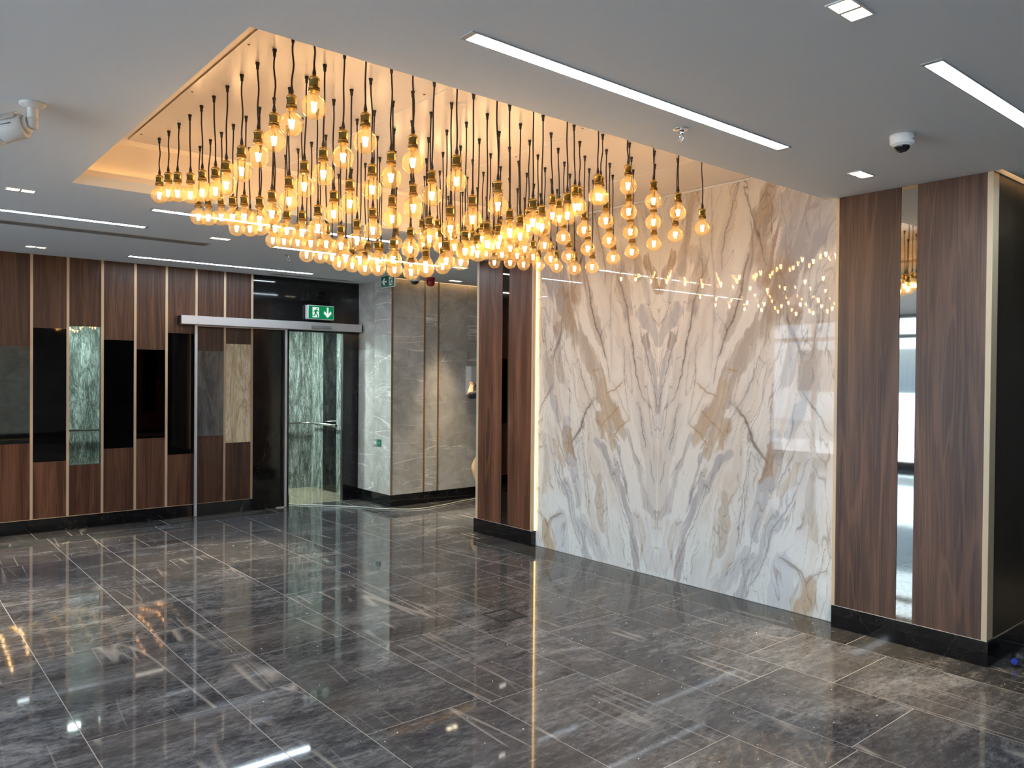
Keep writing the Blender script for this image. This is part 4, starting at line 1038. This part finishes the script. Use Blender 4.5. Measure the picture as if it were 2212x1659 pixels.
box('call_button_plate', 'sign_green_paint', XP - .010, XP - .0006, 8.350, 8.440, .712, .800, ws, .002)
for y in (8.375, 8.415): box('button', 'light_grey_metal', XP - .0125, XP - .0105, y - .006, y + .006, .748, .764, ws)
for y in (8.475, 8.505): box('switch', 'light_grey_metal', XP - .0125, XP - .0105, y - .010, y + .010, .735, .775, ws)
cb = [(3.99, 9.40), (4.03, 9.02), (4.30, 8.70), (4.62, 8.28), (4.80, 7.99), (5.05, 7.80), (5.32, 7.80), (5.60, 7.86), (5.90, 7.95), (6.3, 7.99)]
pts = []
for k in range(len(cb) - 1):
    p0, p1, p2, p3 = [Vector((*cb[min(max(k + d, 0), len(cb) - 1)], .008)) for d in (-1, 0, 1, 2)]
    for s in range(6):
        t_ = s / 6
        pts.append(.5 * ((2 * p1) + (-p0 + p2) * t_ + (2 * p0 - 5 * p1 + 4 * p2 - p3) * t_ ** 2 + (-p0 + 3 * p1 - 3 * p2 + p3) * t_ ** 3))
pts.append(Vector((*cb[-1], .008)))
tag(MB().tube(pts, .0055, 8).build('cable', 'white_cable'), 'white cable snaking over the floor past the grey pier', 'cable')

# ---- floor hatch
fh = tag(empty('floor_hatch', (3.30, 3.99, 0)), 'square floor hatch with a slim metal rim and a black sheet as gap shade', 'floor hatch')
hx0, hx1, hy0, hy1 = HATCH
m_ = MB(); e = .007
m_.box(hx0, hx1, hy0, hy0 + e, .0002, .004).box(hx0, hx1, hy1 - e, hy1, .0002, .004).box(hx0, hx0 + e, hy0 + e, hy1 - e, .0002, .004).box(hx1 - e, hx1, hy0 + e, hy1 - e, .0002, .004)
m_.build('hatch_rim', 'aluminium_dark', fh)
box('hatch_gap_shade', 'black_rubber', hx0 + e, hx1 - e, hy0 + e, hy1 - e, .0002, .0006, fh)  # flat black sheet, stands in for the shade in the gap
box('hatch_lid', 'floor_marble', hx0 + .022, hx1 - .022, hy0 + .022, hy1 - .022, .0008, .0022, fh)

# ---- water bottle lying on the floor
wb_ = tag(empty('water_bottle', (5.02, 1.535, .0)), 'clear crumpled water bottle with blue cap lying by the dark side of the column', 'bottle')
a0 = Vector((4.925, 1.500, .034)); ax = Vector((.93, .10, 0)).normalized()
def along(s): return a0 + ax * s
prof_s = [0, .006, .018, .035, .055, .075, .080, .105, .110, .135, .140, .165, .190, .200]
prof_r = [.0125, .0128, .0135, .022, .030, .0325, .0295, .0325, .0295, .0325, .0295, .0325, .0315, .022]
bo = MB().tube([along(s + .012) for s in prof_s], prof_r, 20).build('bottle_body', 'bottle_plastic', wb_)
MB().tube([along(-.006), along(-.004), along(.0115), along(.0118)], [.0155, .0175, .0175, .0155], 18).build('bottle_cap', 'blue_plastic', wb_)

# ---- crumbs of plaster on the floor
rc = random.Random(11); m_ = MB()
for k in range(230):
    x = rc.uniform(1.2, 4.75) ; y = rc.uniform(1.3, 8.4)
    if rc.random() < .55: x = rc.gauss(3.3, .8); y = rc.gauss(3.0, 1.0)
    if not (.8 < x < 4.78 and 1.2 < y < 8.4): continue
    s = rc.uniform(.0018, .0048); b = len(m_.v)
    m_.v += [(x + s, y, .0003), (x - s * .6, y + s * .8, .0003), (x - s * .5, y - s * .7, .0003), (x, y, s * .9)]
    for q in ((0, 1, 3), (1, 2, 3), (2, 0, 3), (0, 2, 1)): m_.f.append(tuple(b + i for i in q)); m_.m.append(0); m_.sm.append(False)
pc_ = m_.build('plaster_crumbs', 'plaster_crumb'); pc_['kind'] = 'stuff'; tag(pc_, 'tiny white plaster crumbs scattered over the dark floor', 'debris')

# ---- person at the control panel, mostly hidden by the far column
def person():
    X, Y = 6.16, 7.56
    V = []; Rr = []; Ed = []
    def v(x, y, z, rx, ry=None, frm=None):
        V.append((X + x, Y + y, z)); Rr.append((rx, ry or rx)); i = len(V) - 1
        if frm is not None: Ed.append((frm, i))
        return i
    pel = v(0, 0, .93, .135, .115)
    wai = v(0, .01, 1.08, .125, .10, pel); che = v(0, 0, 1.27, .150, .11, wai); upc = v(0, 0, 1.40, .120, .09, che)
    nek = v(0, .015, 1.49, .055, .055, upc); chn = v(0, .05, 1.565, .068, .075, nek); hed = v(0, .045, 1.645, .078, .095, chn); top = v(0, .03, 1.715, .062, .078, hed)
    # left arm (towards the windows), elbow lifted sideways
    sh = v(-.175, .0, 1.405, .062, .062, upc); up1 = v(-.30, .01, 1.385, .055, .055, sh); el = v(-.455, .03, 1.345, .046, .046, up1)
    fo = v(-.36, .15, 1.39, .042, .042, el); wr_ = v(-.245, .285, 1.445, .030, .026, fo); pa = v(-.195, .345, 1.465, .036, .018, wr_)
    for k, (dx, dz, ln) in enumerate(((-.030, .020, .060), (-.012, .030, .070), (.008, .032, .074), (.026, .028, .066))):
        a = v(-.178 + dx * .6, .372, 1.475 + dz * .5, .009, .009, pa); b = v(-.165 + dx, .372 + ln * .45, 1.482 + dz, .0085, .0085, a); v(-.150 + dx, .372 + ln * .75, 1.470 + dz, .0075, .0075, b)
    th = v(-.165, .335, 1.445, .011, .011, pa); v(-.135, .375, 1.452, .0095, .0095, th)
    # right arm
    sh = v(.175, .0, 1.405, .062, .062, upc); up1 = v(.235, .03, 1.26, .052, .052, sh); el = v(.25, .08, 1.13, .045, .045, up1)
    fo = v(.20, .20, 1.22, .042, .042, el); wr_ = v(.14, .32, 1.36, .030, .026, fo); pa = v(.125, .36, 1.42, .036, .018, wr_)
    for k, (dx, ln) in enumerate(((-.030, .060), (-.010, .070), (.010, .074), (.030, .066))):
        a = v(.122 + dx * .8, .382, 1.455, .009, .009, pa); b = v(.12 + dx, .400, 1.455 + ln * .5, .0085, .0085, a); v(.118 + dx, .412, 1.455 + ln * .9, .0075, .0075, b)
    th = v(.09, .362, 1.425, .011, .011, pa); v(.065, .385, 1.445, .0095, .0095, th)
    # legs: left knee bent outwards
    hp = v(-.10, 0, .86, .098, .10, pel); th1 = v(-.19, .05, .66, .082, .082, hp); kn = v(-.352, .07, .455, .062, .066, th1); sn = v(-.31, -.02, .28, .054, .058, kn); an = v(-.28, -.08, .085, .038, .042, sn); v(-.29, .03, .038, .042, .036, an); v(-.30, .12, .032, .036, .028, len(V) - 1)
    hp = v(.10, 0, .86, .098, .10, pel); th1 = v(.115, .01, .66, .082, .082, hp); kn = v(.12, .015, .475, .060, .062, th1); sn = v(.125, -.01, .28, .054, .058, kn); an = v(.13, -.03, .085, .038, .042, sn); v(.14, .08, .038, .042, .036, an); v(.145, .17, .032, .036, .028, len(V) - 1)
    me = bpy.data.meshes.new('skeleton'); me.from_pydata(V, Ed, [])
    ob = bpy.data.objects.new('skeleton', me); col.objects.link(ob)
    md = ob.modifiers.new('skin', 'SKIN'); md.use_smooth_shade = True
    for d, r_ in zip(me.skin_vertices[0].data, Rr): d.radius = r_
    me.skin_vertices[0].data[pel].use_root = True
    ss = ob.modifiers.new('sub', 'SUBSURF'); ss.levels = 2; ss.render_levels = 2
    dg = bpy.context.evaluated_depsgraph_get()
    m2 = bpy.data.meshes.new_from_object(ob.evaluated_get(dg)); m2.name = 'body'
    bpy.data.objects.remove(ob, do_unlink=True)
    m2.materials.clear()
    for n in ('skin', 'navy_cloth', 'tan_cloth', 'shoe_black'): m2.materials.append(MATS[n])
    for p_ in m2.polygons:
        c = p_.center; x, y, z = c.x - X, c.y - Y, c.z
        k = 0
        if z < .085 and (y > -.14): k = 3
        elif z < .985 and not (y > .18): k = 2
        elif z < 1.475 and abs(x) < .20 and y < .16: k = 1
        elif x <= -.20 and y < .060 and z < 1.47: k = 1
        elif x >= .20 and z > 1.20 and y < .10: k = 1
        p_.material_index = k; p_.use_smooth = True
    t = tag(empty('person', (X, Y, 0)), 'person in dark shirt and tan trousers working at the wall panel behind the far column', 'person')
    o = bpy.data.objects.new('body', m2); col.objects.link(o); attach(o, t, (0, 0, 0))
    m_ = MB()
    pr_ = [(.100 * math.sin(R(a)), .105 * math.cos(R(a))) for a in range(4, 96, 13)]
    h = m_.lathe(pr_[::-1], 20, (X, Y + .020, 1.665)).build('hair', 'hair', t)
    MB().lathe([(.006, -.02), (.013, -.012), (.010, .01), (.004, .03)], 10, (X, Y + .145, 1.635)).build('nose', 'skin', t)
    for s in (-1, 1):
        MB().lathe([(.006, -.03), (.013, -.01), (.015, .012), (.006, .03)], 10, (X + s * .083, Y + .03, 1.64)).build('ear', 'skin', t)
        MB().lathe([(.002, -.007), (.009, -.003), (.009, .003), (.002, .007)], 10, (X + s * .032, Y + .132, 1.662)).build('eye', 'black_plastic', t)
    MB().tube([(X - .025, Y + .128, 1.588), (X, Y + .134, 1.586), (X + .025, Y + .128, 1.588)], .005, 8).build('mouth', 'alarm_red', t)
person()
for _m in list(bpy.data.materials):
    if _m.users == 0: bpy.data.materials.remove(_m)
